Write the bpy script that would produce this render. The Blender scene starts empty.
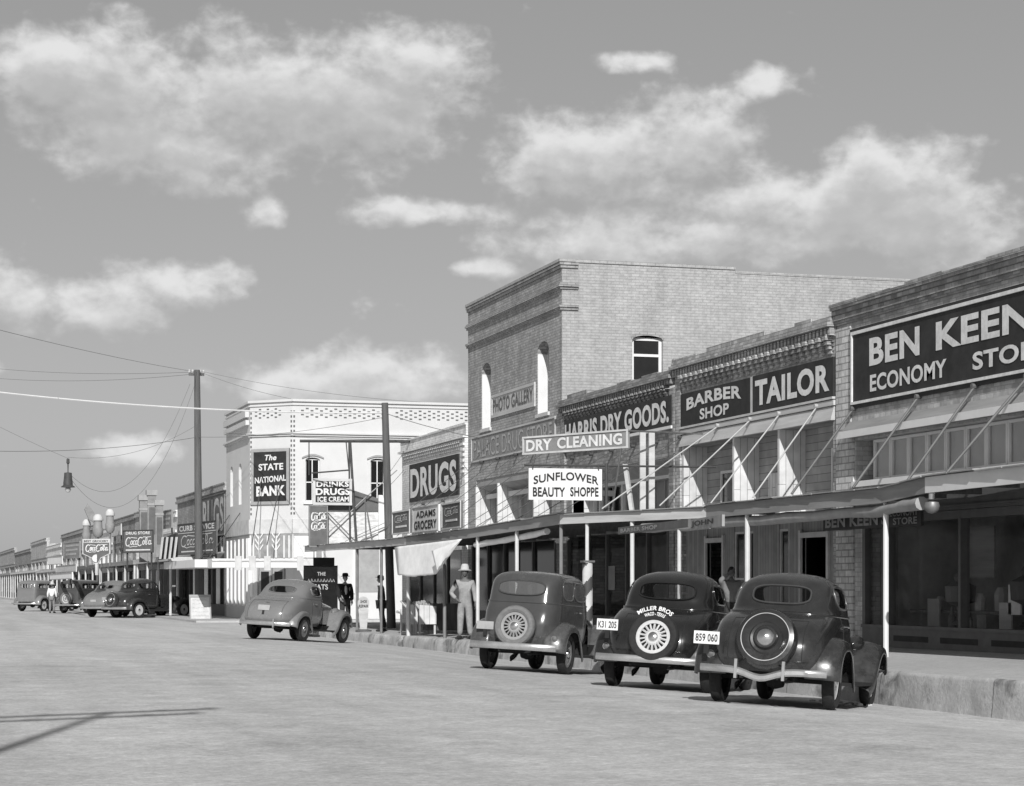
import bpy, math, random
from mathutils import Vector, Matrix
from mathutils.geometry import tessellate_polygon
random.seed(7)
SC = bpy.context.scene
COL = SC.collection
R = math.radians

# ------------------------------------------------------------------ camera
F = 2100.0; H = 1.45; TH = math.atan(.3); CT = math.cos(TH); ST = math.sin(TH)
cam = bpy.data.cameras.new('camera'); camo = bpy.data.objects.new('camera', cam); COL.objects.link(camo)
camo.location = (0, 0, H); camo.rotation_euler = (R(90), 0, -TH)
cam.sensor_width = 36; cam.lens = F / 1024 * 36
cam.shift_x = (512 - 530) / 1024; cam.shift_y = (586 - 393) / 1024
cam.clip_end = 20000; cam.clip_start = .1
SC.camera = camo
SC.view_settings.view_transform = 'Standard'; SC.view_settings.look = 'None'
SC.view_settings.gamma = 1; SC.view_settings.use_curve_mapping = False
SC.view_settings.exposure = -.1

# ------------------------------------------------------------------ light
LD = Vector((.27, 1, -.6)).normalized()              # direction the sunlight travels
sun = bpy.data.lights.new('sun', 'SUN'); suno = bpy.data.objects.new('sun', sun); COL.objects.link(suno)
sun.energy = 4.6; sun.angle = R(.5); sun.color = (1, .995, .985)
suno.rotation_euler = LD.to_track_quat('-Z', 'Y').to_euler(); suno.location = (-20, -40, 40)
W = bpy.data.worlds.new('World'); SC.world = W; W.use_nodes = True
nt = W.node_tree; nt.nodes.clear()
def N(t, **k):
    n = nt.nodes.new(t)
    for a, v in k.items(): setattr(n, a, v)
    return n
def MT(op, a, b=None, c=None, clamp=False):
    n = N('ShaderNodeMath', operation=op); n.use_clamp = clamp
    for i, v in enumerate((a, b, c)):
        if v is None: continue
        if isinstance(v, (int, float)): n.inputs[i].default_value = v
        else: nt.links.new(v, n.inputs[i])
    return n.outputs[0]
sky = N('ShaderNodeTexSky', sky_type='NISHITA'); sky.sun_disc = False
sky.sun_elevation = math.asin(-LD.z); sky.sun_rotation = math.atan2(-LD.x, -LD.y)
sky.air_density = 1.2; sky.dust_density = 2.0
bw = N('ShaderNodeRGBToBW'); nt.links.new(sky.outputs[0], bw.inputs[0])
tc = N('ShaderNodeTexCoord'); sep = N('ShaderNodeSeparateXYZ'); nt.links.new(tc.outputs['Generated'], sep.inputs[0])
az = MT('ARCTAN2', sep.outputs[0], sep.outputs[1]); el = MT('ARCSINE', sep.outputs[2])
azd = MT('MULTIPLY', az, 57.2958); eld = MT('MULTIPLY', el, 57.2958)
# cumulus banks: (azimuth, elevation, half width, half height) in degrees
CLOUDS = [(300,112,150,58),(120,88,95,42),(170,150,110,42),(415,62,75,30),(50,80,60,35),(585,155,95,36),(700,140,62,42),
          (415,212,62,13),(885,172,72,36),(800,212,120,34),(700,238,190,24),(930,232,110,36),(640,240,90,26),(190,288,45,22),
          (95,310,62,28),(395,376,85,27),(290,388,70,22),(130,452,42,13),(760,84,24,14),(640,62,45,9),(20,300,40,30),
          (480,268,30,9),(270,218,22,14),(330,440,60,22)]
def noise(vec, scale, det, rough):
    n = N('ShaderNodeTexNoise'); n.inputs['Scale'].default_value = scale; n.inputs['Detail'].default_value = det
    n.inputs['Roughness'].default_value = rough; n.inputs['Distortion'].default_value = .15; nt.links.new(vec, n.inputs['Vector']); return n.outputs[0]
def density(ez):
    c = N('ShaderNodeCombineXYZ'); nt.links.new(azd, c.inputs[0]); nt.links.new(MT('MULTIPLY', ez, 1.35), c.inputs[1]); c.inputs[2].default_value = 4.7
    nb = noise(c.outputs[0], .55, 3, .5); nf = noise(c.outputs[0], 1.5, 9, .56)
    M = None
    for (px, py, rx, ry) in CLOUDS:
        a0 = math.degrees(TH + math.atan((px - 530) / F)); e0 = math.degrees(math.atan((586 - py) / F))
        ax = math.degrees(rx / F) * 1.4; ey = math.degrees(ry / F) * 1.45
        dx = MT('MULTIPLY', MT('SUBTRACT', azd, a0), 1 / ax); dy = MT('MULTIPLY', MT('SUBTRACT', ez, e0), 1 / ey)
        d = MT('SUBTRACT', 1, MT('SQRT', MT('ADD', MT('MULTIPLY', dx, dx), MT('MULTIPLY', dy, dy))))
        M = d if M is None else MT('SMOOTH_MAX', M, d, .2)
    wide = MT('SUBTRACT', MT('MULTIPLY', nb, 1.3), 1.05)
    M = MT('MINIMUM', MT('MAXIMUM', M, wide), .7)
    return MT('ADD', MT('ADD', M, MT('MULTIPLY', MT('SUBTRACT', nb, .5), 1.5)), MT('MULTIPLY', MT('SUBTRACT', nf, .5), .95))
d0_ = density(eld); d1_ = density(MT('ADD', eld, .42)); d2_ = density(MT('ADD', eld, 1.1))
def sstep(x, a, b, o0=0, o1=1):
    mr = N('ShaderNodeMapRange', interpolation_type='SMOOTHSTEP'); nt.links.new(x, mr.inputs[0])
    mr.inputs[1].default_value = a; mr.inputs[2].default_value = b; mr.inputs[3].default_value = o0; mr.inputs[4].default_value = o1; return mr.outputs[0]
CLOUD_V, SKY_K = 8.7, 2.05
# lit where little cloud stands above, greyer towards the base
under = sstep(MT('ADD', MT('MULTIPLY', d1_, .5), MT('MULTIPLY', d2_, .5)), .1, .9)
cval = MT('MULTIPLY', MT('SUBTRACT', 1.06, MT('MULTIPLY', under, .30)), CLOUD_V)
alpha = MT('MULTIPLY', sstep(d0_, .04, .8), MT('SUBTRACT', 1, MT('MULTIPLY', under, .38)))
skyv = MT('ADD', MT('MULTIPLY', MT('POWER', bw.outputs[0], .45), SKY_K), MT('MULTIPLY', MT('EXPONENT', MT('MULTIPLY', MT('ABSOLUTE', eld), -.15)), 2.0))
mx = N('ShaderNodeMix', data_type='FLOAT'); nt.links.new(alpha, mx.inputs[0]); nt.links.new(skyv, mx.inputs[2]); nt.links.new(cval, mx.inputs[3])
bg = N('ShaderNodeBackground'); bg.inputs[1].default_value = .09; nt.links.new(mx.outputs[0], bg.inputs[0])
wo = N('ShaderNodeOutputWorld'); nt.links.new(bg.outputs[0], wo.inputs[0])

# ------------------------------------------------------------------ geometry helpers
def ray(px, py):
    u = (px - 530) / F; v = (586 - py) / F
    return Vector((u * CT + ST, CT - u * ST, v))
O = Vector((0, 0, H))
def atX(px, py, X): r = ray(px, py); return O + r * (X / r.x)
def atY(px, py, Y): r = ray(px, py); return O + r * (Y / r.y)
def atD(px, py, d): return O + ray(px, py) * d
def atZ(px, py, z): r = ray(px, py); return O + r * ((z - H) / r.z)
XF = 17.0; XC = 13.3
def zk(Y): return max(.0, .25 - .00605 * (Y - 27))                   # top of the kerb, lower with distance
def zs(Y, X=17.0): return zk(Y) + .14 * max(0, min(1, (X - XC) / 3.7))   # pavement rises towards the shops
def zr(X, Y):                                                        # road dips into the gutter along the near kerb
    t = max(0, min(1, (X - 9.0) / (XC - 9.0))); f = max(0, min(1, (80 - Y) / 8)); return -.23 * t * t * (3 - 2 * t) * f

class MB:
    def __init__(s): s.v = []; s.f = []; s.m = []; s.cur = 0; s.sm = []
    def quad(s, *p):
        i = len(s.v); s.v += [tuple(q) for q in p]; s.f.append(tuple(range(i, i + len(p)))); s.m.append(s.cur)
        return s
    def box(s, x0, x1, y0, y1, z0, z1, T=None):
        P = [(x, y, z) for x in (x0, x1) for y in (y0, y1) for z in (z0, z1)]
        if T is not None: P = [tuple(T @ Vector(p)) for p in P]
        i = len(s.v); s.v += P
        for f in ((0,1,3,2),(4,6,7,5),(0,4,5,1),(2,3,7,6),(0,2,6,4),(1,5,7,3)): s.f.append(tuple(i + k for k in f)); s.m.append(s.cur)
        return s
    def prism(s, poly, d):                                # poly: 3D points, d: extrusion vector
        d = Vector(d); n = len(poly); i = len(s.v)
        s.v += [tuple(p) for p in poly] + [tuple(Vector(p) + d) for p in poly]
        s.f.append(tuple(range(i, i + n))); s.f.append(tuple(range(i + 2 * n - 1, i + n - 1, -1))); s.m += [s.cur] * 2
        for k in range(n): s.f.append((i + k, i + (k + 1) % n, i + n + (k + 1) % n, i + n + k)); s.m.append(s.cur)
        return s
    def tube(s, pts, r, n=8, cap=True, closed=False):
        pts = [Vector(p) for p in pts]; L = len(pts)
        rs = r if isinstance(r, (list, tuple)) else [r] * L
        i = len(s.v); up = None
        for k, p in enumerate(pts):
            if closed: t = (pts[(k + 1) % L] - pts[k - 1])
            else: t = (pts[min(k + 1, L - 1)] - pts[max(k - 1, 0)])
            t = t.normalized() if t.length > 1e-9 else Vector((0, 0, 1))
            if up is None:
                up = Vector((0, 0, 1)) if abs(t.z) < .9 else Vector((1, 0, 0))
            a = t.cross(up); 
            if a.length < 1e-6: a = t.orthogonal()
            a.normalize(); b = a.cross(t).normalized(); up = b
            for j in range(n):
                w = 2 * math.pi * j / n
                s.v.append(tuple(p + (a * math.cos(w) + b * math.sin(w)) * rs[k]))
        for k in range(L if closed else L - 1):
            for j in range(n):
                k2 = (k + 1) % L
                s.f.append((i + k * n + j, i + k * n + (j + 1) % n, i + k2 * n + (j + 1) % n, i + k2 * n + j)); s.m.append(s.cur)
        if cap and not closed:
            s.f.append(tuple(i + j for j in range(n))); s.f.append(tuple(i + (L - 1) * n + j for j in range(n - 1, -1, -1))); s.m += [s.cur] * 2
        return s
    def lathe(s, prof, n=24, T=None, cap=True):                     # prof: (r, h) round local z
        i = len(s.v); L = len(prof)
        for (r, h) in prof:
            for j in range(n):
                w = 2 * math.pi * j / n; p = Vector((r * math.cos(w), r * math.sin(w), h))
                s.v.append(tuple(T @ p) if T is not None else tuple(p))
        for k in range(L - 1):
            for j in range(n):
                s.f.append((i + k * n + j, i + k * n + (j + 1) % n, i + (k + 1) * n + (j + 1) % n, i + (k + 1) * n + j)); s.m.append(s.cur)
        if cap: s.f.append(tuple(i + j for j in range(n - 1, -1, -1))); s.f.append(tuple(i + (L - 1) * n + j for j in range(n))); s.m += [s.cur] * 2
        return s
    def grid(s, rows, closed=False):
        i = len(s.v); nr = len(rows); nc = len(rows[0])
        for r in rows: s.v += [tuple(p) for p in r]
        for a in range(nr - 1):
            for b in range(nc if closed else nc - 1):
                s.f.append((i + a * nc + b, i + a * nc + (b + 1) % nc, i + (a + 1) * nc + (b + 1) % nc, i + (a + 1) * nc + b)); s.m.append(s.cur)
        return s
    def add(s, verts, faces, T=None):
        i = len(s.v)
        s.v += [tuple(T @ Vector(v)) if T is not None else tuple(v) for v in verts]
        for f in faces: s.f.append(tuple(i + k for k in f)); s.m.append(s.cur)
        return s
    def build(s, name, mats, parent=None, smooth=None):
        if not isinstance(mats, (list, tuple)): mats = [mats]
        me = bpy.data.meshes.new(name)
        V = s.v; off = Vector((0, 0, 0))
        top = parent is None
        if top:
            xs = [p[0] for p in V]; ys = [p[1] for p in V]; zz = [p[2] for p in V]
            off = Vector(((min(xs) + max(xs)) / 2, (min(ys) + max(ys)) / 2, min(zz)))
            V = [(p[0] - off.x, p[1] - off.y, p[2] - off.z) for p in V]
        me.from_pydata(V, [], s.f)
        for m in mats: me.materials.append(m)
        if len(mats) > 1: me.polygons.foreach_set('material_index', s.m)
        me.update()
        if smooth is not None:
            me.polygons.foreach_set('use_smooth', [True] * len(me.polygons))
            me.set_sharp_from_angle(angle=R(smooth))
        o = bpy.data.objects.new(name, me); COL.objects.link(o)
        if top: o.location = off
        else:
            o.parent = parent
            if parent.type == 'EMPTY' and not parent.get('_local'): o.location = -parent.location
        return o
def tag(o, label=None, cat=None, group=None, kind=None):
    for k, v in (('label', label), ('category', cat), ('group', group), ('kind', kind)):
        if v: o[k] = v
    return o
def empty(name, loc, label, cat, group=None, rz=0, local=False):
    o = bpy.data.objects.new(name, None); COL.objects.link(o); o.location = loc; o.rotation_euler = (0, 0, rz)
    o.empty_display_size = .2
    if local: o['_local'] = 1
    return tag(o, label, cat, group)
def clean_flags():
    for o in bpy.data.objects:
        if '_local' in o: del o['_local']

def poly_wall(mb, mapf, outer, holes, depth, ndir, back=False):
    """flat wall with openings; mapf(a,b)->3D, reveals run along ndir*depth"""
    loops = [[Vector(mapf(a, b)) for a, b in outer]] + [[Vector(mapf(a, b)) for a, b in h] for h in holes]
    loops2 = [[Vector((a, b, 0)) for a, b in outer]] + [[Vector((a, b, 0)) for a, b in h] for h in holes]
    flat = [p for l in loops for p in l]
    tri = tessellate_polygon(loops2)
    mb.add(flat, [tuple(t) for t in tri])
    d = Vector(ndir) * depth
    if back: mb.add([p + d for p in flat], [tuple(t) for t in tri])
    for l in loops:
        for k in range(len(l)):
            a, b = l[k], l[(k + 1) % len(l)]; mb.quad(a, b, b + d, a + d)
def rect(a0, a1, b0, b1): return [(a0, b0), (a1, b0), (a1, b1), (a0, b1)]
def arch(a0, a1, b0, b1, rise, n=7):
    c = (a0 + a1) / 2; h = (a1 - a0) / 2
    return [(a0, b0), (a1, b0)] + [(c + h * math.cos(math.pi * k / n), b1 - rise + rise * math.sin(math.pi * k / n)) for k in range(n + 1)]

# ------------------------------------------------------------------ materials (the photograph is black and white: every colour is a grey)
def newmat(name):
    m = bpy.data.materials.new(name); m.use_nodes = True
    return m, m.node_tree, m.node_tree.nodes['Principled BSDF']
def mat(name, v, rough=.75, var=.18, scale=3., bump=0., metal=0., det=6, coat=0., spec=.4, stretch=None):
    m, t, p = newmat(name)
    p.inputs['Roughness'].default_value = rough; p.inputs['Metallic'].default_value = metal
    p.inputs['Specular IOR Level'].default_value = spec; p.inputs['Coat Weight'].default_value = coat
    c = t.nodes.new('ShaderNodeTexCoord'); src = c.outputs['Object']
    if stretch:
        mp = t.nodes.new('ShaderNodeMapping'); mp.inputs['Scale'].default_value = stretch; t.links.new(src, mp.inputs[0]); src = mp.outputs[0]
    n = t.nodes.new('ShaderNodeTexNoise'); n.inputs['Scale'].default_value = scale; n.inputs['Detail'].default_value = det; n.inputs['Roughness'].default_value = .65
    t.links.new(src, n.inputs['Vector'])
    r = t.nodes.new('ShaderNodeMapRange'); r.inputs[1].default_value = .3; r.inputs[2].default_value = .7
    r.inputs[3].default_value = v * (1 - var); r.inputs[4].default_value = v * (1 + var); t.links.new(n.outputs[0], r.inputs[0])
    t.links.new(r.outputs[0], p.inputs['Base Color'])
    if bump:
        b = t.nodes.new('ShaderNodeBump'); b.inputs['Strength'].default_value = bump; b.inputs['Distance'].default_value = .02
        n2 = t.nodes.new('ShaderNodeTexNoise'); n2.inputs['Scale'].default_value = scale * 6; n2.inputs['Detail'].default_value = 6
        t.links.new(src, n2.inputs['Vector']); t.links.new(n2.outputs[0], b.inputs['Height']); t.links.new(b.outputs[0], p.inputs['Normal'])
    return m
def wallvec(t):
    """(along the wall, up) coordinates in metres for walls facing any of the four sides"""
    c = t.nodes.new('ShaderNodeTexCoord'); s = t.nodes.new('ShaderNodeSeparateXYZ'); t.links.new(c.outputs['Object'], s.inputs[0])
    g = t.nodes.new('ShaderNodeNewGeometry'); s2 = t.nodes.new('ShaderNodeSeparateXYZ'); t.links.new(g.outputs['True Normal'], s2.inputs[0])
    ab = t.nodes.new('ShaderNodeMath'); ab.operation = 'ABSOLUTE'; t.links.new(s2.outputs[0], ab.inputs[0])
    gt = t.nodes.new('ShaderNodeMath'); gt.operation = 'GREATER_THAN'; gt.inputs[1].default_value = .6; t.links.new(ab.outputs[0], gt.inputs[0])
    mx = t.nodes.new('ShaderNodeMix'); t.links.new(gt.outputs[0], mx.inputs[0]); t.links.new(s.outputs[0], mx.inputs[2]); t.links.new(s.outputs[1], mx.inputs[3])
    cb = t.nodes.new('ShaderNodeCombineXYZ'); t.links.new(mx.outputs[0], cb.inputs[0]); t.links.new(s.outputs[2], cb.inputs[1])
    return cb.outputs[0], c.outputs['Object']
def brick(name, v, mortar, row=.078, width=.23, var=.2, ms=.009, bump=.6, stain=.22, streak=.78):
    m, t, p = newmat(name); p.inputs['Roughness'].default_value = .9; p.inputs['Specular IOR Level'].default_value = .2
    vec, ob = wallvec(t)
    b = t.nodes.new('ShaderNodeTexBrick'); t.links.new(vec, b.inputs['Vector']); b.inputs['Scale'].default_value = 1
    b.inputs['Brick Width'].default_value = width; b.inputs['Row Height'].default_value = row; b.inputs['Mortar Size'].default_value = ms
    b.inputs['Mortar Smooth'].default_value = .3; b.inputs['Bias'].default_value = 0
    b.inputs['Color1'].default_value = (v * (1 - var),) * 3 + (1,); b.inputs['Color2'].default_value = (v * (1 + var),) * 3 + (1,)
    b.inputs['Mortar'].default_value = (mortar,) * 3 + (1,)
    n = t.nodes.new('ShaderNodeTexNoise'); n.inputs['Scale'].default_value = .9; n.inputs['Detail'].default_value = 8; n.inputs['Roughness'].default_value = .7; t.links.new(ob, n.inputs['Vector'])
    r = t.nodes.new('ShaderNodeMapRange'); r.inputs[1].default_value = .3; r.inputs[2].default_value = .7; r.inputs[3].default_value = 1 - stain; r.inputs[4].default_value = 1 + stain; t.links.new(n.outputs[0], r.inputs[0])
    mu = t.nodes.new('ShaderNodeMix'); mu.data_type = 'RGBA'; mu.blend_type = 'MULTIPLY'; mu.inputs[0].default_value = 1
    t.links.new(b.outputs['Color'], mu.inputs[6]); t.links.new(r.outputs[0], mu.inputs[7]); t.links.new(mu.outputs[2], p.inputs['Base Color'])
    mps = t.nodes.new('ShaderNodeMapping'); mps.inputs['Scale'].default_value = (2.2, .28, 1); t.links.new(vec, mps.inputs[0])
    ns = t.nodes.new('ShaderNodeTexNoise'); ns.inputs['Scale'].default_value = 1; ns.inputs['Detail'].default_value = 6; ns.inputs['Roughness'].default_value = .65; t.links.new(mps.outputs[0], ns.inputs['Vector'])
    rs = t.nodes.new('ShaderNodeMapRange'); rs.inputs[1].default_value = .32; rs.inputs[2].default_value = .6; rs.inputs[3].default_value = streak; rs.inputs[4].default_value = 1.05; t.links.new(ns.outputs[0], rs.inputs[0])
    nd = t.nodes.new('ShaderNodeTexNoise'); nd.inputs['Scale'].default_value = 7; nd.inputs['Detail'].default_value = 5; nd.inputs['Roughness'].default_value = .8; t.links.new(ob, nd.inputs['Vector'])
    rd = t.nodes.new('ShaderNodeMapRange'); rd.inputs[1].default_value = .3; rd.inputs[2].default_value = .7; rd.inputs[3].default_value = .8; rd.inputs[4].default_value = 1.2; t.links.new(nd.outputs[0], rd.inputs[0])
    m3 = t.nodes.new('ShaderNodeMath'); m3.operation = 'MULTIPLY'; t.links.new(rs.outputs[0], m3.inputs[0]); t.links.new(rd.outputs[0], m3.inputs[1])
    mu2 = t.nodes.new('ShaderNodeMix'); mu2.data_type = 'RGBA'; mu2.blend_type = 'MULTIPLY'; mu2.inputs[0].default_value = 1
    t.links.new(mu.outputs[2], mu2.inputs[6]); t.links.new(m3.outputs[0], mu2.inputs[7]); t.links.new(mu2.outputs[2], p.inputs['Base Color'])
    bp = t.nodes.new('ShaderNodeBump'); bp.inputs['Strength'].default_value = bump; bp.inputs['Distance'].default_value = .012; bp.invert = True
    n2 = t.nodes.new('ShaderNodeTexNoise'); n2.inputs['Scale'].default_value = 30; t.links.new(ob, n2.inputs['Vector'])
    ad = t.nodes.new('ShaderNodeMath'); ad.operation = 'MULTIPLY_ADD'; ad.inputs[1].default_value = .5; t.links.new(n2.outputs[0], ad.inputs[0]); t.links.new(b.outputs['Fac'], ad.inputs[2])
    t.links.new(ad.outputs[0], bp.inputs['Height']); t.links.new(bp.outputs[0], p.inputs['Normal'])
    return m
def boards(name, v, pitch=.14, vertical=True, var=.15, rough=.8):
    m, t, p = newmat(name); p.inputs['Roughness'].default_value = rough
    vec, ob = wallvec(t)
    mp = t.nodes.new('ShaderNodeMapping'); t.links.new(vec, mp.inputs[0])
    if vertical: mp.inputs['Rotation'].default_value = (0, 0, R(90))
    b = t.nodes.new('ShaderNodeTexBrick'); t.links.new(mp.outputs[0], b.inputs['Vector']); b.inputs['Scale'].default_value = 1
    b.inputs['Brick Width'].default_value = 7; b.inputs['Row Height'].default_value = pitch; b.inputs['Mortar Size'].default_value = .006
    b.inputs['Color1'].default_value = (v * (1 - var),) * 3 + (1,); b.inputs['Color2'].default_value = (v * (1 + var),) * 3 + (1,); b.inputs['Mortar'].default_value = (v * .35,) * 3 + (1,)
    n = t.nodes.new('ShaderNodeTexNoise'); n.inputs['Scale'].default_value = 3; n.inputs['Detail'].default_value = 7; t.links.new(ob, n.inputs['Vector'])
    r = t.nodes.new('ShaderNodeMapRange'); r.inputs[1].default_value = .3; r.inputs[2].default_value = .7; r.inputs[3].default_value = .82; r.inputs[4].default_value = 1.15; t.links.new(n.outputs[0], r.inputs[0])
    mu = t.nodes.new('ShaderNodeMix'); mu.data_type = 'RGBA'; mu.blend_type = 'MULTIPLY'; mu.inputs[0].default_value = 1
    t.links.new(b.outputs['Color'], mu.inputs[6]); t.links.new(r.outputs[0], mu.inputs[7]); t.links.new(mu.outputs[2], p.inputs['Base Color'])
    return m
def glass(name, tint, tr, rough=.05):
    m, t, p = newmat(name)
    p.inputs['Base Color'].default_value = (tint,) * 3 + (1,); p.inputs['Roughness'].default_value = rough
    tp = t.nodes.new('ShaderNodeBsdfTransparent'); mx = t.nodes.new('ShaderNodeMixShader'); mx.inputs[0].default_value = tr
    t.links.new(p.outputs[0], mx.inputs[1]); t.links.new(tp.outputs[0], mx.inputs[2])
    t.links.new(mx.outputs[0], t.nodes['Material Output'].inputs[0])
    return m
def ground_mat(name, v, big=.05, fine=9., var=.16, crack=False, streak=None, gravel=False, kerb=False):
    m, t, p = newmat(name); p.inputs['Roughness'].default_value = .95; p.inputs['Specular IOR Level'].default_value = .15
    c = t.nodes.new('ShaderNodeTexCoord')
    def nz(scale, det, rough=.6, st=None):
        n = t.nodes.new('ShaderNodeTexNoise'); n.inputs['Scale'].default_value = scale; n.inputs['Detail'].default_value = det; n.inputs['Roughness'].default_value = rough
        src = c.outputs['Object']
        if st:
            mp = t.nodes.new('ShaderNodeMapping'); mp.inputs['Rotation'].default_value = st[1]; mp.inputs['Scale'].default_value = st[0]; t.links.new(src, mp.inputs[0]); src = mp.outputs[0]
        t.links.new(src, n.inputs['Vector']); return n.outputs[0]
    def mr(x, a, b, lo=.3, hi=.7):
        r = t.nodes.new('ShaderNodeMapRange'); r.inputs[1].default_value = lo; r.inputs[2].default_value = hi; r.inputs[3].default_value = a; r.inputs[4].default_value = b; t.links.new(x, r.inputs[0]); return r.outputs[0]
    def mul(a, b):
        n = t.nodes.new('ShaderNodeMath'); n.operation = 'MULTIPLY'
        for i, x in enumerate((a, b)):
            if isinstance(x, float): n.inputs[i].default_value = x
            else: t.links.new(x, n.inputs[i])
        return n.outputs[0]
    x = mul(mr(nz(big, 5), 1 - var, 1 + var), mr(nz(fine, 8, .7), .86, 1.14))
    x = mul(x, mr(nz(fine * 5, 4, .8), .86, 1.14))
    if kerb:
        w = t.nodes.new('ShaderNodeSeparateXYZ'); t.links.new(c.outputs['Object'], w.inputs[0])
        fr_ = t.nodes.new('ShaderNodeMath'); fr_.operation = 'PINGPONG'; fr_.inputs[1].default_value = 1.6
        wob = t.nodes.new('ShaderNodeMath'); wob.operation = 'MULTIPLY_ADD'; wob.inputs[1].default_value = .12; t.links.new(nz(3., 4), wob.inputs[0]); t.links.new(w.outputs[1], wob.inputs[2]); t.links.new(wob.outputs[0], fr_.inputs[0])
        x = mul(x, mr(fr_.outputs[0], .35, 1., .0, .022)); x = mul(x, mr(nz(1.4, 6, .65), .5, 1.05, .36, .46))
    if gravel:
        x = mul(x, mr(nz(16, 3, .9), .78, 1.2)); x = mul(x, mr(nz(.5, 7, .7), .86, 1.0, .34, .46)); x = mul(x, mr(nz(1.3, 8, .75), .95, 1.08, .5, .68))
    if streak: x = mul(x, mr(nz(streak[0], 4, .55, streak[1:]), .88, 1.1))
    if crack:
        vo = t.nodes.new('ShaderNodeTexVoronoi'); vo.feature = 'DISTANCE_TO_EDGE'; vo.inputs['Scale'].default_value = .55
        wv = t.nodes.new('ShaderNodeMixRGB'); wv.inputs[0].default_value = .25
        n = t.nodes.new('ShaderNodeTexNoise'); n.inputs['Scale'].default_value = 1.6; n.inputs['Detail'].default_value = 5; t.links.new(c.outputs['Object'], n.inputs['Vector'])
        t.links.new(c.outputs['Object'], wv.inputs[1]); t.links.new(n.outputs['Color'], wv.inputs[2]); t.links.new(wv.outputs[0], vo.inputs['Vector'])
        x = mul(x, mr(vo.outputs['Distance'], .45, 1., .0, .012))
        st = mr(nz(2.2, 6, .6), .55, 1.1, .36, .5); x = mul(x, st)
    x = mul(x, float(v)); t.links.new(x, p.inputs['Base Color'])
    b = t.nodes.new('ShaderNodeBump'); b.inputs['Strength'].default_value = .5; b.inputs['Distance'].default_value = .03
    t.links.new(nz(fine * 2.5, 8, .7), b.inputs['Height']); t.links.new(b.outputs[0], p.inputs['Normal'])
    return m

m_road = ground_mat('dusty_road', .51, .06, 2.2, .09, streak=(1., (1.1, .05, 1), (0, 0, R(4))), gravel=True)
m_walk = ground_mat('concrete_walk', .46, .2, 7., .16)
m_curb = ground_mat('rough_curb_concrete', .44, .9, 5., .2, streak=(2.6, (1, 1, .3), (0, 0, 0)), kerb=True)
m_brick_dark = brick('brown_brick', .38, .27, var=.16, bump=.8)
m_brick_side = brick('pale_brick', .38, .32, var=.06, stain=.1, streak=.92)
m_brick_bk = brick('buff_brick', .46, .36, row=.09, var=.2, stain=.2)
m_brick_pier = brick('painted_pier_brick', .55, .3, row=.125, width=.3, var=.12, ms=.014)
m_brick_tailor = brick('weathered_brick', .42, .28, var=.25)
m_brick_harris = brick('grey_brown_brick', .3, .22, var=.3)
m_brick_white = brick('whitewashed_brick', .74, .58, var=.08, stain=.1)
m_white = mat('white_paint', .72, .65, .07, 2.)
m_whitew = mat('weathered_white_paint', .55, .75, .16, 3.)
m_cream = mat('cream_stucco', .6, .85, .06, .8)
m_greytrim = mat('grey_trim_paint', .33, .7, .15, 3.)
m_dkgrey = mat('dark_grey_paint', .12, .6, .2, 3.)
m_black = mat('black_sign_paint', .026, .7, .5, 2.5, det=9)
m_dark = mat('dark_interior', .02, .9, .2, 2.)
m_midsign = mat('faded_sign_paint', .12, .7, .2, 4.)
m_midsign2 = mat('worn_sign_field', .25, .75, .2, 4.)
m_letter = mat('white_lettering', .7, .7, .2, 7., det=9)
m_fade = mat('faded_lettering', .42, .8, .35, 9.)
m_inkletter = mat('black_lettering', .02, .6, .1, 5.)
m_boards = boards('grey_boards', .3)
m_boards_w = boards('white_boards', .66, .16, True, .06)
m_boards_h = boards('clapboard', .34, .16, False)
m_tin = mat('tin_roof', .3, .55, .25, 1.5, .2)
m_fascia = mat('fascia_board', .28, .75, .2, 2., .1, stretch=(1, .3, 4))
m_fascia_l = mat('pale_fascia_board', .5, .75, .18, 2., .1, stretch=(1, .3, 4))
m_wood = mat('weathered_wood', .13, .85, .3, 2., .4, stretch=(6, 6, .6))
m_woodp = mat('pole_wood', .1, .85, .3, 3., .4, stretch=(6, 6, .4))
m_steel = mat('dull_steel', .25, .5, .2, 5., metal=.6)
m_iron = mat('dark_iron', .06, .6, .2, 5.)
m_canvas = mat('canvas', .8, .9, .12, 3., .2)
m_canvas_g = mat('grey_canvas', .34, .9, .18, 3., .2)
m_glass = glass('window_glass', .008, .86)
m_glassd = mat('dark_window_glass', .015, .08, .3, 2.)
m_glassc = glass('car_glass', .02, .78)
m_glass_skytint = glass('sky_tint_car_glass', .16, .45, .12)  # pale tint stands in for bright sky reflected in the pane
m_curtain = mat('curtain', .45, .9, .12, 6., stretch=(6, 6, .5))
m_shade = mat('window_shade', .26, .8, .15, 2.)
m_roof = mat('roof_felt', .08, .9, .2, 2.)
m_tyre = mat('tyre_rubber', .022, .85, .3, 20., .2)
m_tyre_d = mat('dusty_tyre', .16, .9, .2, 12., .2)
m_rim = mat('pale_wheel_paint', .5, .5, .15, 10.)
m_rimd = mat('dark_wheel_paint', .05, .5, .15, 10.)
m_chrome = mat('chrome', .7, .14, .1, 6., metal=1.)
m_chromed = mat('dull_bumper_plate', .62, .27, .15, 6., metal=.85)
m_chromed_dark = mat('dark_trim', .12, .3, .15, 6., metal=.6)
m_under = mat('undercarriage', .02, .9, .2, 6.)
m_skin = mat('skin', .3, .6, .1, 12.); m_skind = mat('darker_skin', .12, .6, .1, 12.)
m_seat = mat('seat_cloth', .08, .9, .2, 12.)
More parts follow.
